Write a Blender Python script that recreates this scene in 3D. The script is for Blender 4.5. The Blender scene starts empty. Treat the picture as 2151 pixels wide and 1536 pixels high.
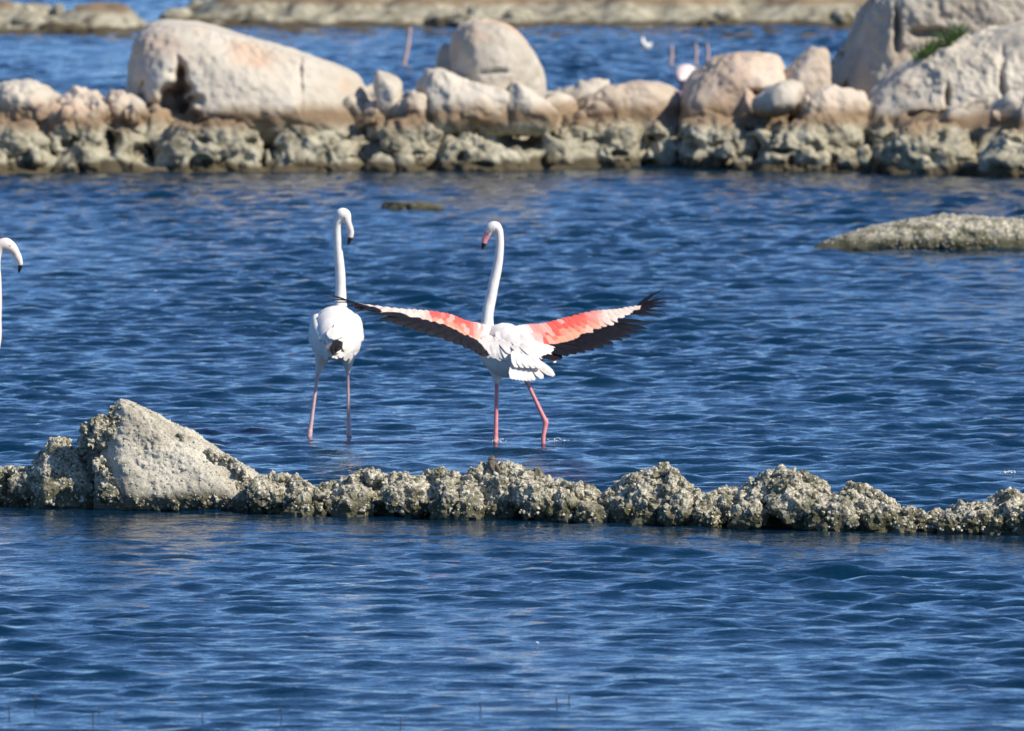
import bpy, bmesh, math, random
import numpy as np
from mathutils import Vector, Matrix

random.seed(7)
rng = np.random.default_rng(11)
scene = bpy.context.scene
COL = scene.collection

# ------------------------------------------------------------------ camera, sky, sun
PW, PH = 2151.0, 1536.0
FPX = 26400.0
CAMH = 4.0
YHOR = -835.0
PITCH = math.atan((PH / 2 - YHOR) / FPX)

cam_d = bpy.data.cameras.new('camera')
cam = bpy.data.objects.new('camera', cam_d)
COL.objects.link(cam)
cam.location = (0, 0, CAMH)
cam.rotation_euler = (math.pi / 2 - PITCH, 0, 0)
cam_d.sensor_width = 36.0
cam_d.lens = FPX / PW * 36.0
cam_d.clip_start = 0.5
cam_d.clip_end = 6000
cam_d.dof.use_dof = True
cam_d.dof.focus_distance = 54.8
cam_d.dof.aperture_fstop = 9.0
scene.camera = cam

SUN_AZ, SUN_EL = math.radians(60), math.radians(40)      # azimuth: right of straight behind the camera
SUNV = Vector((math.sin(SUN_AZ) * math.cos(SUN_EL), -math.cos(SUN_AZ) * math.cos(SUN_EL), math.sin(SUN_EL)))
world = bpy.data.worlds.new('World')
scene.world = world
world.use_nodes = True
wn = world.node_tree
sky = wn.nodes.new('ShaderNodeTexSky')
sky.sky_type = 'NISHITA'
sky.sun_disc = False
sky.sun_elevation = SUN_EL
sky.sun_rotation = math.pi - SUN_AZ
sky.altitude = 0
sky.air_density = 0.65
sky.dust_density = 0.0
sky.ozone_density = 8.5
bg = wn.nodes['Background']
bg.inputs[1].default_value = 0.138
wn.links.new(sky.outputs[0], bg.inputs[0])

sd = bpy.data.lights.new('sun', 'SUN')
sd.energy = 4.6
sd.angle = math.radians(0.5)
sd.color = (1.0, 0.93, 0.81)
so = bpy.data.objects.new('sun', sd)
COL.objects.link(so)
so.rotation_euler = SUNV.to_track_quat('Z', 'Y').to_euler()
so.location = (20, 20, 30)

vs = scene.view_settings
vs.view_transform = 'Standard'
vs.look = 'None'
vs.gamma = 1
vs.use_curve_mapping = False
vs.exposure = 0.35

# ------------------------------------------------------------------ picture <-> place
FW = np.array([0, math.cos(PITCH), -math.sin(PITCH)])
UP = np.array([0, math.sin(PITCH), math.cos(PITCH)])


def ray(px, py):
    return FW + np.array([(px - PW / 2) / FPX, 0, 0]) + UP * ((PH / 2 - py) / FPX)


def W(px, py, Y):
    """the point seen at (px, py) that stands Y metres out"""
    d = ray(px, py)
    return np.array([0, 0, CAMH]) + d * (Y / d[1])


def G(px, py):
    """the point of the water level seen at (px, py)"""
    d = ray(px, py)
    return np.array([0, 0, CAMH]) + d * (-CAMH / d[2])


# ------------------------------------------------------------------ noise
def _hash(ix, iy, iz, s):
    h = (ix.astype(np.int64) * 374761393 + iy.astype(np.int64) * 668265263 + iz.astype(np.int64) * 2147483647 + s * 1274126177)
    h = (h ^ (h >> 13)) & 0xFFFFFFFF
    h = (h * 1274126177) & 0xFFFFFFFF
    h = (h ^ (h >> 16)) & 0xFFFFFFFF
    h = (h * 2246822519) & 0xFFFFFFFF
    h = (h ^ (h >> 13)) & 0xFFFFFF
    return h / float(0xFFFFFF)


def vnoise(P, s=0):
    I = np.floor(P).astype(np.int64)
    F = P - I
    F = F * F * (3 - 2 * F)
    r = 0
    for dx in (0, 1):
        for dy in (0, 1):
            for dz in (0, 1):
                w = (F[:, 0] if dx else 1 - F[:, 0]) * (F[:, 1] if dy else 1 - F[:, 1]) * (F[:, 2] if dz else 1 - F[:, 2])
                r = r + w * _hash(I[:, 0] + dx, I[:, 1] + dy, I[:, 2] + dz, s)
    return r * 2 - 1


def fbm(P, octv=4, s=0, gain=0.5):
    a, r = 1.0, 0
    for o in range(octv):
        r = r + a * vnoise(P * (2.03 ** o) + 17.3 * o, s + o)
        a *= gain
    return r


def worley(P, s=0):
    I = np.floor(P).astype(np.int64)
    best = np.full(len(P), 9.0)
    for dx in (-1, 0, 1):
        for dy in (-1, 0, 1):
            for dz in (-1, 0, 1):
                J = I + np.array([dx, dy, dz])
                c = np.stack([_hash(J[:, 0], J[:, 1], J[:, 2], s + 31 * k) for k in range(3)], 1)
                best = np.minimum(best, ((J + c - P) ** 2).sum(1))
    return np.sqrt(best)


# ------------------------------------------------------------------ mesh helpers
_ico = {}


def ico(sub):
    if sub not in _ico:
        bm = bmesh.new()
        bmesh.ops.create_icosphere(bm, subdivisions=sub, radius=1.0)
        v = np.array([x.co[:] for x in bm.verts])
        f = np.array([[x.index for x in y.verts] for y in bm.faces])
        bm.free()
        _ico[sub] = (v, f)
    return _ico[sub]


def mesh_tris(name, V, F, smooth=False):
    """mesh from arrays; F is n x 3 or n x 4"""
    me = bpy.data.meshes.new(name)
    k = F.shape[1]
    me.vertices.add(len(V))
    me.vertices.foreach_set('co', np.ascontiguousarray(V, dtype=np.float32).ravel())
    me.loops.add(F.size)
    me.loops.foreach_set('vertex_index', np.ascontiguousarray(F, dtype=np.int32).ravel())
    me.polygons.add(len(F))
    me.polygons.foreach_set('loop_start', np.arange(0, F.size, k, dtype=np.int32))
    me.polygons.foreach_set('use_smooth', np.full(len(F), smooth))
    me.update(calc_edges=True)
    me.validate()
    return me


class Acc:
    """collects pieces into one triangle mesh"""

    def __init__(self):
        self.v, self.f, self.n = [], [], 0

    def add(self, v, f):
        self.v.append(v)
        self.f.append(f + self.n)
        self.n += len(v)

    def get(self):
        return np.concatenate(self.v), np.concatenate(self.f)


def obj(name, me, mat=None, parent=None, loc=None):
    o = bpy.data.objects.new(name, me)
    COL.objects.link(o)
    if mat is not None:
        me.materials.append(mat)
    if parent is not None:
        o.parent = parent
    if loc is not None:
        o.location = loc
    return o


def tag(o, label=None, cat=None, group=None, kind=None):
    if label:
        o['label'] = label
    if cat:
        o['category'] = cat
    if group:
        o['group'] = group
    if kind:
        o['kind'] = kind
    return o


def empty(name, loc):
    o = bpy.data.objects.new(name, None)
    o.empty_display_size = 0.1
    COL.objects.link(o)
    o.location = loc
    return o


# ------------------------------------------------------------------ materials
def new_mat(name):
    m = bpy.data.materials.new(name)
    m.use_nodes = True
    nt = m.node_tree
    b = nt.nodes['Principled BSDF']
    return m, nt, b


def N(nt, t, **kw):
    n = nt.nodes.new(t)
    for k, v in kw.items():
        if k.startswith('i_'):
            n.inputs[k[2:].replace('_', ' ')].default_value = v
        else:
            setattr(n, k, v)
    return n


def ramp(nt, stops, src=None, interp='LINEAR'):
    r = nt.nodes.new('ShaderNodeValToRGB')
    r.color_ramp.interpolation = interp
    els = r.color_ramp.elements
    while len(els) < len(stops):
        els.new(0.5)
    for e, (p, c) in zip(els, stops):
        e.position = p
        e.color = (*c, 1) if len(c) == 3 else c
    if src is not None:
        nt.links.new(src, r.inputs[0])
    return r


def mixc(nt, fac, a, b, mode='MIX'):
    m = nt.nodes.new('ShaderNodeMix')
    m.data_type = 'RGBA'
    m.blend_type = mode
    for sock, v in ((m.inputs[0], fac), (m.inputs[6], a), (m.inputs[7], b)):
        if hasattr(v, 'is_output'):
            nt.links.new(v, sock)
        elif isinstance(v, (int, float)):
            sock.default_value = v
        else:
            sock.default_value = (*v, 1)
    return m.outputs[2]


def math_n(nt, op, a, b=None, clamp=False):
    m = nt.nodes.new('ShaderNodeMath')
    m.operation = op
    m.use_clamp = clamp
    for sock, v in ((m.inputs[0], a), (m.inputs[1], b)):
        if v is None:
            continue
        if hasattr(v, 'is_output'):
            nt.links.new(v, sock)
        else:
            sock.default_value = v
    return m.outputs[0]


def noise_n(nt, scale, detail=4, rough=0.5, vec=None):
    n = nt.nodes.new('ShaderNodeTexNoise')
    n.inputs['Scale'].default_value = scale
    n.inputs['Detail'].default_value = detail
    n.inputs['Roughness'].default_value = rough
    if vec is not None:
        nt.links.new(vec, n.inputs['Vector'])
    return n


def bump(nt, b, height, strength=0.5, dist=0.01):
    n = nt.nodes.new('ShaderNodeBump')
    n.inputs['Strength'].default_value = strength
    n.inputs['Distance'].default_value = dist
    nt.links.new(height, n.inputs['Height'])
    nt.links.new(n.outputs[0], b.inputs['Normal'])


def mat_water():
    m, nt, b = new_mat('lagoon_water')
    geo = N(nt, 'ShaderNodeNewGeometry')
    big = noise_n(nt, 0.35, 2, 0.5, geo.outputs['Position'])
    c = mixc(nt, big.outputs[0], (0.001, 0.017, 0.040), (0.0015, 0.024, 0.052))
    nt.links.new(c, b.inputs['Base Color'])
    b.inputs['Roughness'].default_value = 0.06
    b.inputs['IOR'].default_value = 1.333
    mp = N(nt, 'ShaderNodeMapping')
    mp.inputs['Scale'].default_value = (0.7, 1.0, 1.0)
    nt.links.new(geo.outputs['Position'], mp.inputs[0])
    n1 = noise_n(nt, 11, 4, 0.6, mp.outputs[0])
    bump(nt, b, n1.outputs[0], 0.75, 0.018)
    return m


def mat_crust():
    """barnacle and tube-worm crust on the near ridge"""
    m, nt, b = new_mat('barnacle_rock')
    geo = N(nt, 'ShaderNodeNewGeometry')
    pos = geo.outputs['Position']
    v = N(nt, 'ShaderNodeTexVoronoi')
    v.inputs['Scale'].default_value = 85
    nt.links.new(pos, v.inputs['Vector'])
    cell = N(nt, 'ShaderNodeSeparateColor')
    nt.links.new(v.outputs['Color'], cell.inputs[0])
    base = ramp(nt, [(0.0, (0.16, 0.14, 0.085)), (0.3, (0.38, 0.34, 0.24)), (0.65, (0.53, 0.48, 0.36)), (1.0, (0.68, 0.63, 0.50))], cell.outputs[0])
    n1 = noise_n(nt, 11, 5, 0.62, pos)
    alg = ramp(nt, [(0.48, (0, 0, 0)), (0.60, (1, 1, 1))], n1.outputs[0])
    c = mixc(nt, math_n(nt, 'MULTIPLY', alg.outputs[0], 0.8), base.outputs[0], (0.085, 0.085, 0.042))
    n2 = noise_n(nt, 140, 3, 0.6, pos)
    spk = ramp(nt, [(0.35, (0.55, 0.55, 0.55)), (0.6, (1.1, 1.1, 1.1))], n2.outputs[0])
    c = mixc(nt, 1.0, c, spk.outputs[0], 'MULTIPLY')
    # weed and wet film near the water line
    sx = N(nt, 'ShaderNodeSeparateXYZ')
    nt.links.new(pos, sx.inputs[0])
    n3 = noise_n(nt, 14, 3, 0.6, pos)
    zz = math_n(nt, 'ADD', sx.outputs[2], math_n(nt, 'MULTIPLY', n3.outputs[0], -0.10))
    wl = ramp(nt, [(0.0, (1, 1, 1)), (0.055, (0, 0, 0))], math_n(nt, 'ADD', zz, 0.0))
    c = mixc(nt, math_n(nt, 'MULTIPLY', wl.outputs[0], 0.85), c, (0.055, 0.052, 0.022))
    nt.links.new(c, b.inputs['Base Color'])
    b.inputs['Roughness'].default_value = 0.85
    b.inputs['Specular IOR Level'].default_value = 0.25
    bump(nt, b, n2.outputs[0], 0.8, 0.004)
    return m


def mat_slab():
    """smoother pale face of the big near rock"""
    m, nt, b = new_mat('pale_rock')
    geo = N(nt, 'ShaderNodeNewGeometry')
    pos = geo.outputs['Position']
    n1 = noise_n(nt, 7, 6, 0.6, pos)
    base = ramp(nt, [(0.3, (0.34, 0.30, 0.225)), (0.5, (0.53, 0.48, 0.375)), (0.7, (0.64, 0.585, 0.475))], n1.outputs[0])
    n2 = noise_n(nt, 120, 3, 0.65, pos)
    spk = ramp(nt, [(0.35, (0.6, 0.6, 0.6)), (0.6, (1.05, 1.05, 1.05))], n2.outputs[0])
    c = mixc(nt, 0.9, base.outputs[0], spk.outputs[0], 'MULTIPLY')
    sx = N(nt, 'ShaderNodeSeparateXYZ')
    nt.links.new(pos, sx.inputs[0])
    n3 = noise_n(nt, 14, 3, 0.6, pos)
    zz = math_n(nt, 'ADD', sx.outputs[2], math_n(nt, 'MULTIPLY', n3.outputs[0], -0.10))
    wl = ramp(nt, [(0.0, (1, 1, 1)), (0.055, (0, 0, 0))], math_n(nt, 'ADD', zz, 0.0))
    c = mixc(nt, math_n(nt, 'MULTIPLY', wl.outputs[0], 0.8), c, (0.06, 0.055, 0.025))
    nt.links.new(c, b.inputs['Base Color'])
    b.inputs['Roughness'].default_value = 0.9
    b.inputs['Specular IOR Level'].default_value = 0.2
    bump(nt, b, n2.outputs[0], 0.7, 0.004)
    return m


def mat_shell():
    m, nt, b = new_mat('barnacle_shell')
    geo = N(nt, 'ShaderNodeNewGeometry')
    n1 = noise_n(nt, 60, 2, 0.5, geo.outputs['Position'])
    r = ramp(nt, [(0.3, (0.22, 0.195, 0.13)), (0.5, (0.44, 0.40, 0.30)), (0.7, (0.64, 0.59, 0.48))], n1.outputs[0])
    nt.links.new(r.outputs[0], b.inputs['Base Color'])
    b.inputs['Roughness'].default_value = 0.8
    return m


def mat_back(name, top1, top2, patch, zs=1.0):
    """weathered granite with the tidal bands of the far ledge"""
    m, nt, b = new_mat(name)
    geo = N(nt, 'ShaderNodeNewGeometry')
    pos = geo.outputs['Position']
    sx = N(nt, 'ShaderNodeSeparateXYZ')
    nt.links.new(pos, sx.inputs[0])
    nw = noise_n(nt, 3.0, 4, 0.6, pos)
    z = math_n(nt, 'ADD', math_n(nt, 'MULTIPLY', sx.outputs[2], 1.0 / zs), math_n(nt, 'MULTIPLY', math_n(nt, 'SUBTRACT', nw.outputs[0], 0.5), 0.22))
    n1 = noise_n(nt, 2.2, 5, 0.6, pos)
    top = ramp(nt, [(0.35, top1), (0.62, top2)], n1.outputs[0])
    n2 = noise_n(nt, 1.6, 3, 0.5, pos)
    pm = ramp(nt, [(0.55, (0, 0, 0)), (0.68, (1, 1, 1))], n2.outputs[0])
    topc = mixc(nt, math_n(nt, 'MULTIPLY', pm.outputs[0], 0.7), top.outputs[0], patch)
    n4 = noise_n(nt, 6.5, 6, 0.72, pos)
    crust = ramp(nt, [(0.36, (0.085, 0.075, 0.045)), (0.48, (0.30, 0.27, 0.19)), (0.65, (0.47, 0.43, 0.315))], n4.outputs[0])
    brown = ramp(nt, [(0.35, (0.15, 0.10, 0.06)), (0.65, (0.29, 0.205, 0.12))], n1.outputs[0])
    low = ramp(nt, [(0.0, (1, 1, 1)), (0.045, (1, 1, 1)), (0.085, (0, 0, 0))], z)
    c = mixc(nt, low.outputs[0], crust.outputs[0], (0.085, 0.066, 0.036))
    mid = ramp(nt, [(0.26, (0, 0, 0)), (0.34, (1, 1, 1))], z)
    c = mixc(nt, mid.outputs[0], c, brown.outputs[0])
    hi = ramp(nt, [(0.38, (0, 0, 0)), (0.48, (1, 1, 1))], z)
    c = mixc(nt, hi.outputs[0], c, topc)
    nt.links.new(c, b.inputs['Base Color'])
    b.inputs['Roughness'].default_value = 0.85
    b.inputs['Specular IOR Level'].default_value = 0.25
    bump(nt, b, n4.outputs[0], 0.6, 0.02)
    return m


def mat_plain(name, c1, c2, scale=30, rough=0.6, spec=0.3, bumpd=0.0, sheen=0.0, trans=0.0, tint=False):
    m, nt, b = new_mat(name)
    tc = N(nt, 'ShaderNodeTexCoord')
    n1 = noise_n(nt, scale, 3, 0.55, tc.outputs['Object'])
    r = ramp(nt, [(0.35, c1), (0.65, c2)], n1.outputs[0])
    col = r.outputs[0]
    if tint:
        oi = N(nt, 'ShaderNodeObjectInfo')
        col = mixc(nt, 1.0, oi.outputs['Color'], col, 'MULTIPLY')
    nt.links.new(col, b.inputs['Base Color'])
    b.inputs['Roughness'].default_value = rough
    b.inputs['Specular IOR Level'].default_value = spec
    if trans:
        tr = N(nt, 'ShaderNodeBsdfTranslucent')
        nt.links.new(col, tr.inputs[0])
        mx = N(nt, 'ShaderNodeMixShader')
        mx.inputs[0].default_value = trans
        nt.links.new(b.outputs[0], mx.inputs[1])
        nt.links.new(tr.outputs[0], mx.inputs[2])
        nt.links.new(mx.outputs[0], nt.nodes['Material Output'].inputs[0])
    if sheen:
        b.inputs['Sheen Weight'].default_value = sheen
    if bumpd:
        bump(nt, b, n1.outputs[0], 0.6, bumpd)
    return m


M = {}
M['water'] = mat_water()
M['crust'] = mat_crust()
M['slab'] = mat_slab()
M['shell'] = mat_shell()
M['granite'] = mat_back('granite_pale', (0.43, 0.375, 0.295), (0.56, 0.50, 0.405), (0.54, 0.35, 0.23))
M['granite_pink'] = mat_back('granite_pink', (0.45, 0.36, 0.265), (0.58, 0.485, 0.38), (0.50, 0.34, 0.235))
M['granite_grey'] = mat_back('granite_grey', (0.36, 0.315, 0.25), (0.48, 0.43, 0.35), (0.34, 0.255, 0.175))
M['far_rock'] = mat_back('far_rock', (0.26, 0.18, 0.12), (0.58, 0.47, 0.35), (0.16, 0.10, 0.06), 0.62)
M['islet'] = M['crust']
M['bed'] = mat_plain('lagoon_mud', (0.08, 0.07, 0.05), (0.14, 0.12, 0.08), 2, 0.9)
M['white'] = mat_plain('white_plumage', (0.76, 0.71, 0.64), (0.83, 0.78, 0.72), 40, 0.75, 0.15, 0.002, 0.1)
M['soft'] = mat_plain('soft_white_feather', (0.77, 0.72, 0.65), (0.84, 0.79, 0.73), 40, 0.75, 0.12, 0, 0.1, 0.15)
M['tint'] = mat_plain('tinted_feather', (0.92, 0.90, 0.90), (1, 1, 1), 60, 0.7, 0.12, 0, 0, 0.25, True)
M['blush'] = mat_plain('blush_plumage', (0.80, 0.58, 0.52), (0.84, 0.69, 0.64), 40, 0.7, 0.15)
M['cream'] = mat_plain('cream_plumage', (0.80, 0.66, 0.57), (0.84, 0.74, 0.66), 40, 0.7, 0.15)
M['peach'] = mat_plain('peach_plumage', (0.80, 0.36, 0.22), (0.83, 0.50, 0.36), 40, 0.7, 0.15)
M['coral'] = mat_plain('coral_plumage', (0.78, 0.15, 0.12), (0.82, 0.26, 0.19), 40, 0.7, 0.15)
M['black'] = mat_plain('black_plumage', (0.005, 0.005, 0.007), (0.011, 0.010, 0.014), 40, 0.6, 0.15)
M['leg'] = mat_plain('pink_leg_skin', (0.64, 0.20, 0.21), (0.74, 0.30, 0.30), 50, 0.55, 0.3)
M['leg_pale'] = mat_plain('pale_pink_leg_skin', (0.62, 0.38, 0.36), (0.72, 0.47, 0.45), 50, 0.55, 0.3)
M['bill'] = mat_plain('pink_bill', (0.62, 0.22, 0.24), (0.70, 0.32, 0.32), 60, 0.4, 0.4)
M['bill_pale'] = mat_plain('pale_bill', (0.70, 0.56, 0.50), (0.78, 0.66, 0.60), 60, 0.4, 0.4)
M['bill_black'] = mat_plain('black_bill_tip', (0.012, 0.012, 0.014), (0.02, 0.02, 0.022), 60, 0.35, 0.4)
M['eye'] = mat_plain('yellow_eye', (0.45, 0.32, 0.05), (0.5, 0.36, 0.08), 60, 0.2, 0.5)
M['grass'] = mat_plain('green_grass', (0.05, 0.10, 0.02), (0.09, 0.15, 0.035), 20, 0.6)
M['stem'] = mat_plain('dark_stem', (0.03, 0.03, 0.02), (0.06, 0.05, 0.03), 20, 0.7)
M['stake'] = mat_plain('pinkish_stake', (0.50, 0.33, 0.28), (0.62, 0.44, 0.38), 12, 0.8)
M['wader_back'] = mat_plain('grey_brown_plumage', (0.09, 0.075, 0.05), (0.17, 0.14, 0.10), 120, 0.8)
M['wader_belly'] = mat_plain('grey_white_plumage', (0.42, 0.40, 0.37), (0.55, 0.53, 0.50), 120, 0.8)
M['drop'] = mat_plain('white_spray', (0.75, 0.78, 0.8), (0.85, 0.87, 0.88), 10, 0.15, 0.6)

# ------------------------------------------------------------------ near ridge outline (needed by the calm water too)
RTOP = np.array([(-80, 1000), (0, 985), (40, 978), (65, 985), (80, 965), (105, 935), (118, 920), (135, 922), (150, 945), (162, 940),
                 (166, 905), (185, 890), (205, 880), (225, 870), (235, 855), (255, 845), (275, 842), (295, 850), (320, 865), (345, 880),
                 (375, 895), (420, 925), (450, 940), (480, 950), (510, 970), (540, 1000), (555, 1000), (575, 997), (600, 995), (630, 1005),
                 (650, 1025), (665, 1035), (680, 1020), (700, 1010), (730, 1010), (750, 992), (775, 984), (800, 988), (815, 1002),
                 (830, 992), (850, 992), (870, 1003), (885, 1005), (900, 992), (925, 985), (950, 990), (970, 1003), (985, 1000),
                 (995, 985), (1015, 972), (1030, 982), (1050, 975), (1070, 970), (1090, 985), (1100, 987), (1120, 990), (1150, 1000),
                 (1180, 1012), (1210, 1015), (1240, 1018), (1252, 1035), (1280, 1042), (1290, 1018), (1310, 1010), (1320, 995),
                 (1345, 992), (1370, 990), (1385, 975), (1400, 972), (1415, 985), (1425, 1005), (1445, 1020), (1470, 1035), (1500, 1047),
                 (1520, 1020), (1530, 1018), (1545, 1030), (1560, 1032), (1575, 1010), (1600, 995), (1630, 985), (1645, 980), (1660, 990),
                 (1690, 992), (1715, 1002), (1735, 1025), (1745, 1042), (1768, 1042), (1777, 1022), (1800, 1020), (1840, 1028),
                 (1860, 1045), (1880, 1065), (1900, 1068), (1915, 1065), (1930, 1080), (1950, 1085), (1965, 1075), (1985, 1078),
                 (2000, 1070), (2020, 1060), (2050, 1055), (2085, 1055), (2095, 1035), (2110, 1028), (2130, 1030), (2151, 1040), (2260, 1050)], float)
RBASE = np.array([(-120, 1060), (0, 1063), (300, 1070), (650, 1080), (900, 1086), (1200, 1093), (1500, 1106), (1700, 1113), (1900, 1116), (2151, 1124), (2300, 1128)], float)


def rtop(px):
    return np.interp(px, RTOP[:, 0], RTOP[:, 1])


def rbase(px):
    return np.interp(px, RBASE[:, 0], RBASE[:, 1])


def ridge_y(px):
    return G(px, rbase(px))[1]


# ------------------------------------------------------------------ water
def fft_tile(n, L, kp, wind, seed, spread):
    r = np.random.default_rng(seed)
    k = np.fft.fftfreq(n, L / n) * 2 * np.pi
    kx, ky = np.meshgrid(k, k, indexing='ij')
    kk = np.hypot(kx, ky)
    kk[0, 0] = 1e9
    th = np.arctan2(ky, kx) - wind
    D = np.abs(np.cos(th)) ** spread + 0.05
    A = np.exp(-0.75 * (kp / kk) ** 4) * kk ** -2.45 * D * np.exp(-(kk / 140.0) ** 2)
    spec = (r.normal(size=(n, n)) + 1j * r.normal(size=(n, n))) * A
    h = np.real(np.fft.ifft2(spec))
    gx = np.real(np.fft.ifft2(1j * kx * spec))
    gy = np.real(np.fft.ifft2(1j * ky * spec))
    s = math.sqrt((gx ** 2 + gy ** 2).mean())
    return h / s          # unit rms slope


def tile_sample(T, L, X, Y):
    n = T.shape[0]
    u = (X / L * n) % n
    v = (Y / L * n) % n
    i = np.floor(u).astype(int)
    j = np.floor(v).astype(int)
    fu, fv = u - i, v - j
    i %= n
    j %= n
    i1, j1 = (i + 1) % n, (j + 1) % n
    return (T[i, j] * (1 - fu) * (1 - fv) + T[i1, j] * fu * (1 - fv) + T[i, j1] * (1 - fu) * fv + T[i1, j1] * fu * fv)


def ramp01(x, a, b):
    t = np.clip((x - a) / (b - a), 0, 1)
    return t * t * (3 - 2 * t)


def spaced(a, b, s0, s1):
    out = [a]
    while out[-1] < b:
        t = (out[-1] - a) / (b - a)
        out.append(out[-1] + s0 + (s1 - s0) * t)
    return out


def build_water():
    outer = [8, 11, 16, 25, 45, 90, 200, 500, 1500, 3000]
    xs = [-o for o in outer[::-1]] + list(np.arange(-6.3, 6.31, 0.042)) + outer
    ys = [-300, -100, -30, 0, 15, 25, 32, 37, 40] + spaced(41.5, 74, 0.026, 0.034) + spaced(74.05, 128, 0.045, 0.08) + [130, 134, 140, 150, 170, 210, 300, 500, 1000, 2200, 4500]
    xs, ys = np.array(xs, float), np.array(ys, float)
    X, Y = np.meshgrid(xs, ys, indexing='ij')
    T1 = fft_tile(512, 9.0, 2 * np.pi / 0.30, math.radians(78), 3, 1.3)
    T2 = fft_tile(512, 14.3, 2 * np.pi / 0.62, math.radians(108), 5, 2.0)
    c, s = math.cos(0.37), math.sin(0.37)
    h = 0.165 * tile_sample(T1, 9.0, X, Y) + 0.115 * tile_sample(T2, 14.3, X * c - Y * s, X * s + Y * c)
    # gusts
    P = np.stack([X.ravel() * 0.35, Y.ravel() * 0.13, np.zeros(X.size)], 1)
    g = (1.0 + 0.5 * fbm(P, 3, 5)).reshape(X.shape)
    # lee of the near ridge and of the far ledge
    ry = np.interp(X.ravel() / 54.8 * FPX + PW / 2, RBASE[:, 0], [ridge_y(p) for p in RBASE[:, 0]]).reshape(X.shape)
    dy = ry - Y
    lee = np.where(dy > 0, 0.46 + 0.54 * ramp01(dy, 0.1, 3.0), 0.55 + 0.45 * ramp01(-dy, 0.2, 1.4))
    lee = lee * np.where(Y < 89, 0.45 + 0.55 * ramp01(88.3 - Y, 0.0, 1.3), 1.0)
    lee = lee * (0.72 + 0.28 * ramp01(Y, 44.5, 46.5))
    fade = ramp01(-np.abs(X), -9, -6.3) * ramp01(Y, 40, 41.6) * ramp01(-Y, -131, -127)
    h = h * g * lee * fade
    h = h + 4.0 * h * h - 0.002
    nx, ny = X.shape
    V = np.stack([X.ravel(), Y.ravel(), h.ravel()], 1)
    idx = np.arange(nx * ny).reshape(nx, ny)
    F = np.stack([idx[:-1, :-1].ravel(), idx[1:, :-1].ravel(), idx[1:, 1:].ravel(), idx[:-1, 1:].ravel()], 1)
    o = obj('water', mesh_tris('water', V, F, True), M['water'])
    tag(o, 'rippled deep blue lagoon water', None, None, 'structure')
    b = 4000.0
    bed = obj('lagoon_bed', mesh_tris('lagoon_bed', np.array([(-b, -b, 0), (b, -b, 0), (b, b, 0), (-b, b, 0)]), np.array([[0, 1, 2, 3]])), M['bed'], loc=(0, 0, -0.42))
    tag(bed, 'muddy bed under the lagoon water', None, None, 'structure')


build_water()

# ------------------------------------------------------------------ rocks
def blob(c, r, sub, amp=0.22, cell=0.0, freq=1.6, squash=(1, 1, 1)):
    V, F = ico(sub)
    P = V * np.array(r) * np.array(squash) + np.array(c)
    rm = float(np.mean(r))
    d = amp * rm * fbm(P * (freq / rm), 3, 3, 0.55)
    d = d + 0.007 * fbm(P * 55.0, 2, 9) if cell else d
    if cell:
        d = d + cell * 1.5 * (0.45 - worley(P * 44.0, 4))
    return P + V * d[:, None], F


def gauge(planes, sub, c, p=9):
    """rounded boulder: p-norm of half-space distances; planes = [(normal, distance)] about c"""
    V, F = ico(sub)
    s = 0
    for n, dist in planes:
        n = np.array(n, float)
        n /= np.linalg.norm(n)
        s = s + np.maximum(0, V @ n / dist) ** p
    r = s ** (-1.0 / p)
    return V * r[:, None] + np.array(c), F, V


def outline_planes(poly, Y, front, back, tilt):
    """half-spaces of a convex outline seen in the picture, at depth Y, with rounded front and back"""
    pts = np.array([W(px, py, Y) for px, py in poly])
    c = pts.mean(0)
    q = pts[:, [0, 2]] - c[[0, 2]]
    area = 0.5 * np.sum(q[:, 0] * np.roll(q[:, 1], -1) - np.roll(q[:, 0], -1) * q[:, 1])
    if area < 0:
        q = q[::-1]
    pl = []
    for i in range(len(q)):
        a, b = q[i], q[(i + 1) % len(q)]
        e = b - a
        n = np.array([e[1], -e[0]])
        if np.linalg.norm(n) < 1e-6:
            continue
        n /= np.linalg.norm(n)
        dd = max(0.012, n @ a)
        pl.append(((n[0], 0.0, n[1]), dd))
        if tilt:
            for sg in (-1, 1):
                m = np.array([n[0], sg * tilt, n[1]])
                pl.append((m, (dd + tilt * (front if sg < 0 else back) * 0.62) / np.linalg.norm(m)))
    pl.append(((0.05, -1, 0.28), front))
    pl.append(((0, 1, 0.25), back))
    return pl, c


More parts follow.
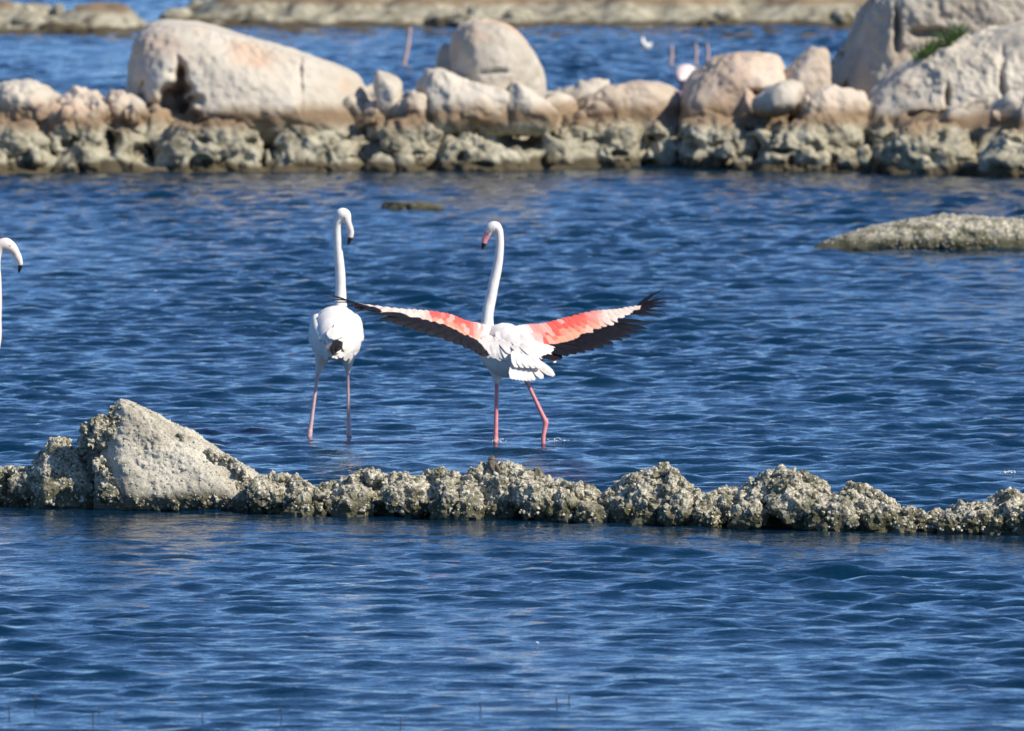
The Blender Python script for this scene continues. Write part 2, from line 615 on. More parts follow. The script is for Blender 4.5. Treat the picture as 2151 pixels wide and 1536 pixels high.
def boulder(name, label, cat, poly, Y, mat, front=0.3, back=0.35, sub=5, p=10, amp=0.03, freq=3.0, fine=0.008, tilt=0.8,
            dents=(), group=None, smooth=True, seed=0, kind=None, lumps=0, sink=0.0, cuts=7):
    pl, c = outline_planes(poly, Y, front, back, tilt)
    V, F, D = gauge(pl, 4, c, p)
    rc = np.random.default_rng(seed + 900)
    for _ in range(cuts):
        n = rc.normal(size=3)
        n[1] = -abs(n[1])
        n /= np.linalg.norm(n)
        if n[2] < -0.5:
            continue
        pl.append((n, ((V - c) @ n).max() * rc.uniform(0.74, 0.93)))
    V, F, D = gauge(pl, sub, c, p)
    d = amp * fbm(V * freq + seed, 4, seed) + fine * fbm(V * 22.0, 3, seed + 5)
    if lumps:
        d = d + lumps * (0.5 - worley(V * 9.0, seed + 2)) + 0.4 * lumps * (0.5 - worley(V * 24.0, seed + 3))
    V = V + D * d[:, None]
    for (px, py, rp, dep) in dents:
        h = W(px, py, Y - front * 0.7)
        rr = np.array([rp[0], rp[1]]) / FPX * Y
        jx = 0.7 * rr[0] * vnoise(V * 16 + 3, 1) + 0.7 * rr[0] * vnoise(V * 6 + 9, 2)
        jz = 0.7 * rr[1] * vnoise(V * 12 + 5, 3)
        w = np.exp(-(((V[:, 0] - h[0] + jx) / rr[0]) ** 2 + ((V[:, 2] - h[2] + jz) / rr[1]) ** 2) ** 1.6) * (D[:, 1] < 0.35)
        V[:, 1] += dep * w
    V[:, 2] -= sink
    base = np.array([c[0], c[1], V[:, 2].min()])
    o = obj(name, mesh_tris(name, V - base, F, smooth), mat, loc=base)
    tag(o, label, cat, group, kind)
    return o, V, F


def chips(V, F, n, smin, smax, seed):
    """small barnacle shells scattered on a rock surface"""
    r = np.random.default_rng(seed)
    A, B, C = V[F[:, 0]], V[F[:, 1]], V[F[:, 2]]
    nn = np.cross(B - A, C - A)
    ar = np.linalg.norm(nn, axis=1)
    nn = nn / np.maximum(ar, 1e-12)[:, None]
    w = ar * (nn[:, 1] < 0.45) * (A[:, 2] > 0.01)
    if w.sum() <= 0:
        return None
    k = r.choice(len(F), n, p=w / w.sum())
    P = (A[k] + B[k] + C[k]) / 3
    nk = nn[k] + 0.5 * r.normal(size=(n, 3))
    nk /= np.linalg.norm(nk, axis=1)[:, None]
    t = np.cross(nk, r.normal(size=(n, 3)))
    t /= np.linalg.norm(t, axis=1)[:, None]
    u = np.cross(nk, t)
    s = smin + (smax - smin) * r.random(n) ** 2.2
    prof = [(1, 0, -0.3), (0.3, 0.95, -0.2), (-0.85, 0.55, -0.3), (-0.8, -0.6, -0.2), (0.3, -0.95, -0.3), (0.45, 0.1, 0.9), (-0.3, 0.35, 0.8), (-0.2, -0.4, 0.95)]
    fc = np.array([(0, 1, 5), (1, 2, 6), (1, 6, 5), (2, 3, 7), (2, 7, 6), (3, 4, 7), (4, 0, 5), (4, 5, 7), (5, 6, 7)])
    out = np.zeros((n, 8, 3))
    for i, (a, b, c) in enumerate(prof):
        j = 1 + 0.25 * r.normal(size=(n, 1))
        out[:, i] = P + (t * a + u * b) * s[:, None] * j + nk * c * s[:, None] * 0.8
    FF = (fc[None] + 8 * np.arange(n)[:, None, None]).reshape(-1, 3)
    return out.reshape(-1, 3), FF


def heap_rock(name, label, x0, x1, n, seed, depth=0.34, rr=(0.026, 0.080), big=True, group=None, mat=None, nchips=1000, extra=None):
    """a knobbly reef rock heaped under the traced crest between two columns of the picture"""
    r = np.random.default_rng(seed)
    acc = Acc()
    pxm = 0.5 * (x0 + x1)
    Y0 = ridge_y(pxm)
    sc = FPX / Y0
    if extra is not None:
        for v, f in extra:
            acc.add(v, f)

    def ztop(px, Y):
        return W(px, rtop(px), Y)[2]

    hmax = max(ztop(px, Y0 + 0.5 * depth) for px in np.linspace(x0, x1, 20))
    # core
    if big:
        m = 7
        for i in range(m):
            px = x0 + (x1 - x0) * (i + 0.5) / m
            Yc = ridge_y(px) + 0.5 * depth
            zt = ztop(px, Yc)
            c = W(px, rtop(px), Yc)
            rz = max(0.03, zt * 0.52)
            v, f = blob((c[0], Yc + 0.07, -0.02), (max(0.05, (x1 - x0) / sc / m * 0.95), depth * 0.26, rz * 1.15), 4, 0.12, 0.010, 1.2)
            acc.add(v, f)
    # crest knobs
    px = x0
    while px < x1:
        rad = r.uniform(0.022, 0.042)
        Yc = ridge_y(px) + depth * r.uniform(0.35, 0.6)
        c = W(px, rtop(px), Yc)
        c[2] = max(0.0, c[2] - rad * 0.92)
        v, f = blob(c, (rad * r.uniform(0.8, 1.2), rad * 1.2, rad * r.uniform(0.85, 1.2)), 3, 0.25, 0.010)
        acc.add(v, f)
        px += rad * sc * r.uniform(0.55, 1.0)
    # flank knobs
    for i in range(int(n * 0.72)):
        px = r.uniform(x0, x1)
        rad = r.uniform(*rr) * (0.75 if hmax < 0.12 else 1.0)
        u = r.uniform(0, 1) ** 0.8
        Yb = ridge_y(px)
        hw = rad * sc
        zt = min(ztop(q, Yb + 0.5 * depth) for q in (px - 0.6 * hw, px, px + 0.6 * hw))
        zc = u * (zt - rad * 0.95)
        if zt < rad * 0.7:
            continue
        zc = max(zc, -0.3 * rad)
        Yc = Yb + 0.03 + depth * 0.42 * (zc / max(hmax, 0.05)) + r.uniform(-0.07, 0.13)
        if zc < 0.35 * zt and r.random() < 0.65:
            Yc += r.uniform(0.06, 0.13)
        elif r.random() < 0.4:
            Yc -= r.uniform(0.0, 0.05)
        X = (px - PW / 2) / FPX * Yc
        v, f = blob((X, Yc, zc), (rad * r.uniform(0.75, 1.25), rad * r.uniform(0.8, 1.2), rad * r.uniform(0.8, 1.3)), 4 if rad > 0.045 else 3, 0.30, 0.011)
        acc.add(v, f)
    V, F = acc.get()
    base = np.array([(pxm - PW / 2) / FPX * Y0, Y0 + depth * 0.5, 0.0])
    o = obj(name, mesh_tris(name, V - base, F, False), mat or M['crust'], loc=base)
    tag(o, label, 'rock', group)
    ch = chips(V, F, nchips, 0.004, 0.012, seed + 50)
    if ch:
        co = obj('barnacle_crust', mesh_tris('barnacle_crust', ch[0] - base, ch[1]), M['shell'], o)
        tag(co, 'cream barnacle shells crusting the rock', None, None, 'stuff')
    return o


def slab_piece(poly, Y, front, back, sub, p, amp, seed, tilt=0.8, fine=0.004):
    pl, c = outline_planes(poly, Y, front, back, tilt)
    V, F, D = gauge(pl, sub, c, p)
    d = amp * fbm(V * 6.0, 4, seed) + fine * fbm(V * 60.0, 2, seed + 5) + 0.010 * (0.45 - worley(V * 34, seed)) + 0.006 * (0.45 - worley(V * 70, seed + 1))
    return V + D * d[:, None], F


def near_ridge():
    grp = 'barnacled rocks of the near reef ridge'
    heap_rock('reef_rock', 'low dark-footed barnacled rock beside the small pointed rock', -110, 72, 42, 101, group=grp)
    Y = ridge_y(110) + 0.08
    e = [slab_piece([(66, 1085), (72, 990), (92, 950), (110, 918), (136, 918), (156, 955), (184, 1002), (200, 1045), (206, 1085)], Y, 0.10, 0.12, 6, 40, 0.022, 5)]
    heap_rock('reef_rock', 'small pointed barnacled rock beside the tallest ridge rock', 82, 166, 16, 102, rr=(0.02, 0.045), big=False, group=grp, extra=e)
    # the tall pale rock with a long sloping face
    Y = ridge_y(370) + 0.22
    sh = slab_piece([(160, 1100), (163, 915), (182, 892), (210, 878), (250, 868), (260, 1100)], Y + 0.24, 0.12, 0.14, 6, 16, 0.03, 33, 0.9, 0.006)
    V, F = slab_piece([(205, 1095), (208, 960), (230, 872), (252, 843), (284, 840), (345, 876), (420, 921), (510, 968), (556, 1006), (600, 1095)], Y, 0.20, 0.20, 7, 20, 0.022, 21, 0.9, 0.003)
    base = np.array([(380 - PW / 2) / FPX * Y, Y, 0.0])
    o = obj('reef_rock', mesh_tris('reef_rock', V - base, F, True), M['slab'], loc=base)
    tag(o, 'tallest pale ridge rock with a long smooth sloping face and knobbly left shoulder', 'rock', grp)
    acc = Acc()
    acc.add(*sh)
    r = np.random.default_rng(77)
    spots = [(186, 905, .04), (205, 900, .045), (188, 925, .036), (214, 925, .034), (208, 975, .03), (222, 885, .035), (240, 868, .035), (262, 860, .035),
             (250, 885, .03), (275, 862, .03), (235, 905, .03), (290, 878, .022), (238, 985, .03), (222, 1000, .045), (228, 1035, .05), (260, 1045, .045),
             (290, 1050, .04), (330, 1058, .03), (245, 1010, .03), (275, 1020, .022), (400, 1060, .03), (430, 1052, .035), (455, 1045, .035), (480, 1050, .04), (505, 1040, .045), (525, 1020, .04),
             (540, 1045, .05), (515, 1060, .04), (450, 960, .022), (470, 968, .025), (490, 975, .028), (505, 990, .028), (440, 950, .02), (395, 935, .016), (380, 920, .016), (365, 1062, .025)]
    for (px, py, rad) in spots:
        zz = W(px, py, Y)[2]
        Yc = Y - 0.21 + 0.27 * zz + r.uniform(-0.02, 0.02)
        c = W(px, py, Yc)
        v, f = blob(c, (rad * r.uniform(.8, 1.15), rad * 0.9, rad * r.uniform(.85, 1.2)), 4, 0.25, 0.010)
        acc.add(v, f)
    kv, kf = acc.get()
    kn = obj('knobbly_crust', mesh_tris('knobbly_crust', kv - base, kf), M['crust'], o)
    tag(kn, 'rough barnacled knobs on the edges of the pale rock', None, None, 'stuff')
    ch = chips(kv, kf, 1500, 0.004, 0.011, 91)
    tag(obj('barnacle_crust', mesh_tris('barnacle_crust', ch[0] - base, ch[1]), M['shell'], o), None, None, None, 'stuff')
    ch = chips(V, F, 1500, 0.0025, 0.007, 92)
    tag(obj('barnacle_crust', mesh_tris('barnacle_crust', ch[0] - base, ch[1]), M['shell'], o), None, None, None, 'stuff')

    L = [(548, 668, 34, 'low rounded barnacled rock at the foot of the tall pale rock'),
         (668, 818, 44, 'twin-humped barnacled rock next along the ridge below the folded-winged flamingo'),
         (818, 892, 24, 'narrow barnacled rock with a dark hollow at its foot'),
         (892, 988, 32, 'domed barnacled rock beside the small wader\'s perch'),
         (985, 1112, 44, 'barnacled rock with a notched top where the small brown wader sits'),
         (1105, 1262, 46, 'long barnacled rock sloping away from the wader\'s perch'),
         (1280, 1440, 46, 'peaked barnacled rock below the spread wing of the flamingo'),
         (1432, 1506, 18, 'small sinking shoulder of barnacled rock beside the peaked rock'),
         (1505, 1568, 18, 'small thumb-shaped barnacled rock beside the broad domed rock'),
         (1565, 1752, 62, 'broad domed barnacled rock with a knob on its crown'),
         (1762, 1886, 38, 'square-shouldered barnacled rock with a dark hollow under it'),
         (1882, 2002, 24, 'lowest barnacled rock of the ridge barely above the water'),
         (1996, 2096, 28, 'flat-topped barnacled rock with a shaded undercut side'),
         (2092, 2270, 46, 'tall-fronted barnacled rock ending the ridge beside the flat-topped one')]
    for i, (a, b, n, lab) in enumerate(L):
        heap_rock('reef_rock', lab, a, b, n, 200 + i, group=grp)
    # saddle between two rocks, almost awash
    heap_rock('reef_rock', 'dark sunken stone in the gap beside the peaked barnacled rock', 1248, 1292, 6, 260, rr=(0.02, 0.04), big=False, group=grp, nchips=150)


near_ridge()


def islets():
    Y = G(1950, 527)[1] + 0.35
    o, V, F = boulder('rock_islet', 'long low crusted rock islet rising from open water beyond the flamingos', 'rock',
                      [(1690, 520), (1730, 505), (1800, 482), (1900, 465), (1960, 457), (2040, 455), (2150, 460), (2260, 480), (2330, 520), (2330, 545), (1690, 545)],
                      Y, M['crust'], 0.38, 0.4, 6, 12, 0.035, 3.0, 0.012, 0.9, smooth=False, seed=4, lumps=0.035)
    base = np.array(o.location)
    ch = chips(V, F, 900, 0.004, 0.011, 5)
    tag(obj('barnacle_crust', mesh_tris('barnacle_crust', ch[0] - base, ch[1]), M['shell'], o), None, None, None, 'stuff')
    Y = G(860, 442)[1] + 0.15
    boulder('rock_islet', 'small brown rock just breaking the surface behind the flamingos', 'rock',
            [(782, 436), (800, 424), (835, 417), (870, 422), (900, 428), (935, 430), (950, 438), (950, 452), (785, 452)],
            Y, M['crust'], 0.14, 0.16, 5, 12, 0.025, 5.0, 0.01, 0.9, smooth=False, seed=9, lumps=0.03)


islets()


# ------------------------------------------------------------------ far ledge
def ledge(name, label, x0, x1, nx, y0, y1, ny, hfun, mat):
    xs, ys = np.linspace(x0, x1, nx), np.linspace(y0, y1, ny)
    X, Y = np.meshgrid(xs, ys, indexing='ij')
    Z = hfun(X, Y)
    V = np.stack([X.ravel(), Y.ravel(), Z.ravel()], 1)
    idx = np.arange(nx * ny).reshape(nx, ny)
    F = np.stack([idx[:-1, :-1].ravel(), idx[1:, :-1].ravel(), idx[1:, 1:].ravel(), idx[:-1, 1:].ravel()], 1)
    return tag(obj(name, mesh_tris(name, V, F, True), mat), label, None, None, 'structure')


def far_ledge():
    KX = [-400, 0, 350, 750, 1100, 1350, 1700, 2151, 2500]
    KY = [366, 365, 362, 360, 357, 350, 360, 374, 378]
    FY = [G(a, b)[1] for a, b in zip(KX, KY)]

    def yf(px):
        return float(np.interp(px, KX, FY))

    # the ledge itself: a broken step rising from the water, brown tidal top
    nx, ny = 620, 170
    xs, ts = np.linspace(-9.5, 9.5, nx), np.concatenate([np.linspace(-0.35, 1.0, 110), np.linspace(1.03, 4.4, 60)])
    X, T = np.meshgrid(xs, ts, indexing='ij')
    px = X / 88.5 * FPX + PW / 2
    Y = np.interp(px, KX, FY) + T
    P = np.stack([X.ravel(), Y.ravel(), np.zeros(X.size)], 1)
    n1 = fbm(P * 1.7, 4, 3).reshape(X.shape)
    n2 = fbm(P * 6, 4, 6).reshape(X.shape)
    wl = (0.55 - worley(P * np.array([3.4, 3.4, 1]), 8)).reshape(X.shape)
    w2 = (0.5 - worley(P * np.array([11, 11, 1]), 18)).reshape(X.shape)
    tt = T + 0.16 * n1 + 0.10 * wl
    Z = -0.16 + 0.34 * ramp01(tt, -0.10, 0.34) + 0.20 * ramp01(tt, 0.40, 1.0) + 0.10 * n1 * ramp01(tt, 0.1, 0.6) + 0.20 * wl * ramp01(tt, -0.05, 0.2) + 0.07 * w2 + 0.03 * n2
    Z = Z * (1 - ramp01(T, 3.0, 4.2)) - 0.3 * ramp01(T, 3.0, 4.2)
    V = np.stack([X.ravel(), Y.ravel(), Z.ravel()], 1)
    rc = np.random.default_rng(44)
    caves = [(1110, 290, 44, 26, 0.5), (310, 325, 30, 18, 0.4), (800, 270, 26, 22, 0.4), (1585, 325, 40, 20, 0.4), (1825, 320, 26, 30, 0.4), (120, 300, 22, 24, 0.35), (1440, 300, 18, 30, 0.3), (560, 295, 10, 30, 0.3)]
    caves += [(rc.uniform(-50, 2200), rc.uniform(285, 345), rc.uniform(8, 20), rc.uniform(8, 22), 0.25) for _ in range(26)]
    for (qx, qy, ax, az, dep) in caves:
        hc = W(qx, qy, yf(qx) + 0.2)
        ax, az = ax / FPX * 88.5, az / FPX * 88.5
        wv = np.exp(-(((V[:, 0] - hc[0] + 0.5 * ax * vnoise(V * 9, 2)) / ax) ** 2 + ((V[:, 2] - hc[2]) / az) ** 2) ** 1.5) * (np.abs(T.ravel()) < 0.7)
        V[:, 1] += dep * wv
    V[:, 1] += 0.08 * fbm(V * 5.0, 3, 21)
    V[:, 0] += 0.06 * fbm(V * 6.0, 3, 25)
    idx = np.arange(nx * ny).reshape(nx, ny)
    F = np.stack([idx[:-1, :-1].ravel(), idx[1:, :-1].ravel(), idx[1:, 1:].ravel(), idx[:-1, 1:].ravel()], 1)
    tag(obj('rock_ledge', mesh_tris('rock_ledge', V, F, True), M['granite']), 'weathered tidal rock ledge behind the lagoon', None, None, 'structure')

    Yf = 88.3
    g = 'boulders along the far tidal ledge'
    B = boulder
    B('boulder', 'huge whale-backed pale boulder with peach stains on the far ledge', 'boulder',
      [(240, 190), (258, 120), (300, 62), (345, 42), (395, 43), (480, 50), (570, 82), (660, 117), (760, 146), (812, 180), (832, 225), (832, 320), (235, 320)],
      Yf + 1.1, M['granite'], 0.55, 0.6, 7, 20, 0.05, 2.0, 0.010, 0.9, dents=[(362, 225, (24, 34), 0.40), (385, 190, (16, 36), 0.35), (395, 240, (20, 30), 0.35), (296, 205, (8, 26), 0.10), (375, 140, (6, 30), 0.06), (632, 165, (5, 44), 0.04)], group=g, seed=1, cuts=9)
    B('boulder', 'upright wedge of pale rock in the gap beside the whale-backed boulder', 'boulder',
      [(791, 146), (806, 146), (840, 174), (846, 280), (800, 285), (786, 190)], Yf + 0.8, M['granite'], 0.16, 0.2, 5, 24, 0.02, 5, 0.006, 0.6, group=g, seed=6)
    B('boulder', 'great round white boulder perched on the far ledge', 'boulder',
      [(922, 110), (934, 68), (968, 42), (1008, 34), (1060, 42), (1102, 66), (1134, 100), (1146, 135), (1146, 190), (1130, 260), (970, 260), (934, 160)],
      Yf + 1.25, M['granite'], 0.45, 0.4, 6, 14, 0.035, 2.2, 0.008, 0.9, dents=[(1030, 150, (34, 5), 0.05)], group=g, seed=8, cuts=5)
    B('boulder', 'shaded split stone leaning on the round white boulder', 'boulder',
      [(914, 112), (930, 88), (950, 95), (960, 160), (946, 230), (918, 220)], Yf + 1.5, M['granite_pink'], 0.1, 0.15, 5, 20, 0.02, 6, 0.006, 0.6, group=g, seed=10)
    B('boulder', 'sloping pale slab at the foot of the round white boulder', 'boulder',
      [(876, 165), (886, 146), (960, 160), (1035, 178), (1092, 205), (1090, 280), (890, 285)], Yf + 0.75, M['granite'], 0.25, 0.3, 6, 20, 0.05, 4, 0.010, 0.8, group=g, seed=12, cuts=9)
    B('boulder', 'low pointed slab propped against the round white boulder', 'boulder',
      [(1066, 178), (1080, 168), (1122, 193), (1165, 230), (1175, 280), (1056, 285)], Yf + 0.68, M['granite'], 0.17, 0.25, 5, 20, 0.03, 5, 0.008, 0.8, group=g, seed=13)
    B('boulder', 'small tan stone in the dark gap between wedge and slab', 'boulder',
      [(846, 210), (868, 184), (898, 208), (912, 280), (850, 285)], Yf + 0.6, M['granite_pink'], 0.12, 0.2, 5, 18, 0.03, 6, 0.006, 0.8, group=g, seed=14)
    B('boulder', 'low tan hump of rock in front of the open channel', 'boulder',
      [(1190, 225), (1232, 196), (1300, 178), (1370, 175), (1418, 190), (1445, 300), (1185, 300)], yf(1310) + 1.0, M['granite_pink'], 0.35, 0.4, 6, 16, 0.05, 3, 0.010, 0.9, group=g, seed=16)
    B('boulder', 'domed pale boulder in front of the feeding flamingo', 'boulder',
      [(1415, 198), (1460, 150), (1505, 120), (1575, 112), (1634, 120), (1652, 150), (1660, 300), (1405, 300)], yf(1530) + 0.95, M['granite_pink'], 0.42, 0.4, 6, 16, 0.045, 3, 0.010, 0.9, dents=[(1590, 195, (26, 10), 0.22)], group=g, seed=18)
    B('boulder', 'small tan boulder wedged between the domed boulder and the great slope', 'boulder',
      [(1645, 166), (1668, 124), (1706, 98), (1740, 106), (1752, 240), (1650, 240)], yf(1700) + 1.25, M['granite_pink'], 0.2, 0.25, 5, 18, 0.03, 4, 0.008, 0.8, group=g, seed=20)
    B('boulder', 'oval white stone below the domed boulder', 'boulder',
      [(1572, 214), (1606, 182), (1660, 166), (1696, 172), (1692, 215), (1640, 246), (1590, 244)], yf(1630) + 0.42, M['granite'], 0.2, 0.25, 5, 10, 0.025, 4, 0.007, 0.8, group=g, seed=22)
    B('boulder', 'steep grey rock slope towering over the far ledge', 'boulder',
      [(1640, 300), (1695, 215), (1745, 130), (1785, 52), (1825, -4), (1900, -60), (2100, -120), (2400, -140), (2500, 100), (2500, 330)],
      Yf + 2.1, M['granite_grey'], 0.9, 0.8, 7, 24, 0.10, 1.3, 0.016, 0.8, dents=[(1885, 60, (7, 45), 0.14), (1770, 235, (12, 50), 0.14), (1742, 125, (30, 22), 0.22), (1960, 70, (34, 9), 0.12)], group=g, seed=24, cuts=10)
    B('boulder', 'long pale inclined boulder lying on the towering grey slope', 'boulder',
      [(1720, 300), (1795, 225), (1885, 150), (1980, 104), (2100, 62), (2250, 36), (2420, 60), (2420, 350), (1730, 350)],
      Yf + 1.0, M['granite'], 0.5, 0.6, 7, 22, 0.09, 1.6, 0.014, 0.9, dents=[(1980, 258, (16, 26), 0.4), (1986, 208, (6, 24), 0.12), (1935, 240, (18, 6), 0.12), (2122, 250, (22, 34), 0.3), (2104, 170, (6, 50), 0.08)], group=g, seed=26, cuts=10)
    B('boulder', 'brown-stained slab at the foot of the towering grey slope', 'boulder',
      [(1630, 300), (1685, 232), (1740, 196), (1795, 206), (1836, 245), (1846, 330), (1640, 330)], Yf + 0.7, M['granite_pink'], 0.22, 0.3, 6, 20, 0.06, 4, 0.012, 0.8, group=g, seed=27, cuts=9)
    low = [([(-80, 200), (0, 188), (45, 174), (80, 188), (104, 215), (118, 310), (-90, 310)], 0.9, 'granite', 'pale flat-topped boulder at the end of the far ledge'),
           ([(96, 235), (128, 203), (168, 172), (202, 196), (236, 212), (256, 310), (96, 310)], 0.8, 'granite_pink', 'reddish broken boulder beside the whale-backed boulder'),
           ([(215, 205), (240, 180), (264, 198), (302, 213), (334, 235), (350, 310), (220, 310)], 0.65, 'granite_pink', 'brown stone under the whale-backed boulder\'s shoulder'),
           ([(-90, 285), (-20, 258), (60, 262), (96, 300), (105, 390), (-90, 390)], 0.28, 'granite', 'crusted rock below the pale flat-topped boulder, at the far waterline'),
           ([(118, 272), (150, 240), (205, 250), (215, 300), (190, 380), (110, 380)], 0.30, 'granite', 'crusted rock below the reddish broken boulder, at the far waterline'),
           ([(330, 310), (352, 268), (440, 262), (548, 276), (556, 320), (555, 380), (325, 380)], 0.22, 'granite', 'broad crusted rock below the whale-backed boulder\'s dark cleft'),
           ([(570, 310), (600, 276), (690, 284), (745, 305), (775, 350), (760, 378), (575, 378)], 0.24, 'granite', 'crusted rock sloping to the water below the whale-backed boulder\'s tail'),
           ([(808, 280), (838, 248), (898, 236), (924, 256), (918, 330), (880, 375), (790, 375)], 0.30, 'granite_grey', 'smooth olive block beside the sharp wedge rock'),
           ([(914, 340), (945, 285), (985, 270), (1045, 302), (1095, 332), (1130, 372), (920, 378)], 0.06, 'granite', 'sharp wedge-shaped rock running down to the water'),
           ([(1180, 290), (1210, 262), (1270, 256), (1336, 268), (1350, 320), (1336, 368), (1185, 368)], 0.22, 'granite', 'crusted rock below the low tan hump, at the far waterline'),
           ([(1360, 290), (1376, 258), (1402, 258), (1420, 290), (1415, 360), (1358, 364)], 0.16, 'granite_grey', 'narrow pale block standing below the domed boulder'),
           ([(1422, 305), (1440, 262), (1500, 255), (1570, 268), (1592, 320), (1575, 368), (1425, 366)], 0.22, 'granite', 'broken crusted rock below the domed boulder, beside the narrow pale block'),
           ([(1122, 310), (1150, 268), (1190, 262), (1214, 300), (1205, 366), (1125, 366)], 0.30, 'granite_grey', 'crusted rock beside the dark hollow under the round white boulder'),
           ([(1560, 345), (1610, 290), (1690, 270), (1745, 285), (1764, 330), (1750, 380), (1565, 376)], 0.26, 'granite', 'crusted rock below the brown-stained slab'),
           ([(1840, 330), (1860, 295), (1930, 272), (2010, 278), (2066, 310), (2074, 386), (1850, 386)], 0.26, 'granite', 'crusted rock below the dark hole of the inclined boulder'),
           ([(2060, 310), (2090, 282), (2180, 270), (2300, 285), (2320, 395), (2064, 395)], 0.26, 'granite', 'crusted rock ending the far waterline below the inclined boulder')]
    for i, (poly, dy, mat, lab) in enumerate(low):
        cx = np.mean([q[0] for q in poly])
        tall = dy > 0.6
        rd = np.random.default_rng(700 + i)
        x0, x1 = min(q[0] for q in poly), max(q[0] for q in poly)
        holes = [] if tall else [(rd.uniform(x0 + 10, x1 - 10), rd.uniform(290, 345), (rd.uniform(8, 26), rd.uniform(5, 14)), rd.uniform(0.06, 0.13)) for _ in range(3)]
        B('boulder' if tall else 'ledge_rock', lab, 'boulder' if tall else 'rock', poly, yf(cx) + dy, M[mat], 0.16, 0.3, 6, 18, 0.07, 3.5, 0.014, 0.8,
          group=g if tall else 'crusted rocks at the far waterline', seed=40 + i, lumps=0.025 if tall else 0.07, cuts=9, dents=holes)
    # loose stones on the ledge
    r = np.random.default_rng(5)
    for i in range(60):
        up = i >= 30
        cx = r.uniform(-60, 2220) if not up else float(r.choice([r.uniform(90, 345), r.uniform(780, 930), r.uniform(1180, 1800), r.uniform(-40, 2200)]))
        cy = r.uniform(312, 352) if not up else r.uniform(222, 268)
        Y = yf(cx) + (r.uniform(0.0, 0.2) if not up else r.uniform(0.40, 0.62))
        w, hh = r.uniform(10, 36), r.uniform(9, 24)
        B('ledge_stone', 'small brown stone lying on top of the far ledge' if up else 'small barnacled stone lying along the far waterline', 'stone',
          [(cx - w, cy + hh * 1.6), (cx - w * r.uniform(.6, 1), cy - hh * 0.4), (cx - w * r.uniform(0, .4), cy - hh), (cx + w * 0.5, cy - hh * r.uniform(.5, .9)), (cx + w, cy), (cx + w, cy + hh * 1.6)],
          Y, M['granite_pink' if up else 'granite'], 0.08, 0.12, 4, 16, 0.04, 8, 0.012, 0.8, group='small stones on top of the far ledge' if up else 'small stones at the far waterline', seed=80 + i, lumps=0.02)


far_ledge()


def far_shore():
    def h(X, Y):
        px = X / 119.0 * FPX + PW / 2
        f = np.interp(px, [-600, 0, 290, 330, 2600], [116.6, 116.6, 116.8, 118.6, 118.8])
        wid = np.interp(px, [-600, 0, 160, 470, 620, 2600], [6, 3.2, 2.2, 2.4, 9, 9])
        t = Y - f
        P = np.stack([X.ravel(), Y.ravel(), np.zeros(X.size)], 1)
        n = fbm(P * 1.3, 5, 13).reshape(X.shape) + 0.9 * (0.5 - worley(P * np.array([1.5, 1.5, 1]), 4)).reshape(X.shape)
        n2 = fbm(P * 5, 3, 16).reshape(X.shape)
        up = ramp01(t, -0.1, 1.2)
        dn = 1 - ramp01(t, wid - 0.8, wid)
        hi = np.interp(px, [-600, 0, 160, 470, 620, 2600], [0.35, 0.2, 0.1, 0.12, 0.26, 0.30])
        return -0.3 + (0.26 + hi * up * (1 + 0.5 * ramp01(t, 1.5, 6)) + 0.20 * n * up + 0.07 * n2) * dn

    ledge('far_shore', 'low blurred rocky shore across the channel', -14, 14, 300, 115.5, 130, 120, h, M['far_rock'])
    r = np.random.default_rng(15)
    for i in range(64):
        px = r.uniform(-150, 1850) if i > 12 else r.uniform(-80, 290)
        left = px < 300
        wl = 68 if left else 54
        py = wl - r.uniform(4, 30)
        Y = G(px, py + 8)[1] + 0.1
        w, hh = r.uniform(16, 64), r.uniform(12, 32)
        boulder('shore_rock', 'blurred weathered rock along the far shore', 'rock',
                [(px - w, py + hh), (px - w * 0.8, py - hh * 0.3), (px - w * 0.3, py - hh), (px + w * 0.4, py - hh * 0.9), (px + w, py), (px + w, py + hh)],
                Y, M[('far_rock', 'granite_grey', 'granite_pink')[i % 3]], 0.2, 0.25, 4, 18, 0.06, 3, 0.012, 0.8, group='rocks along the far shore', seed=140 + i, lumps=0.04)


far_shore()


# ------------------------------------------------------------------ flamingos
def catmull(P, n):
    P = np.array(P, float)
    Q = np.vstack([2 * P[0] - P[1], P, 2 * P[-1] - P[-2]])
    out = []
    for i in range(len(P) - 1):
        p0, p1, p2, p3 = Q[i:i + 4]
        for t in np.linspace(0, 1, n, endpoint=False):
            out.append(0.5 * (2 * p1 + (p2 - p0) * t + (2 * p0 - 5 * p1 + 4 * p2 - p3) * t * t + (3 * p1 - p0 - 3 * p2 + p3) * t ** 3))
    out.append(P[-1])
    return np.array(out)


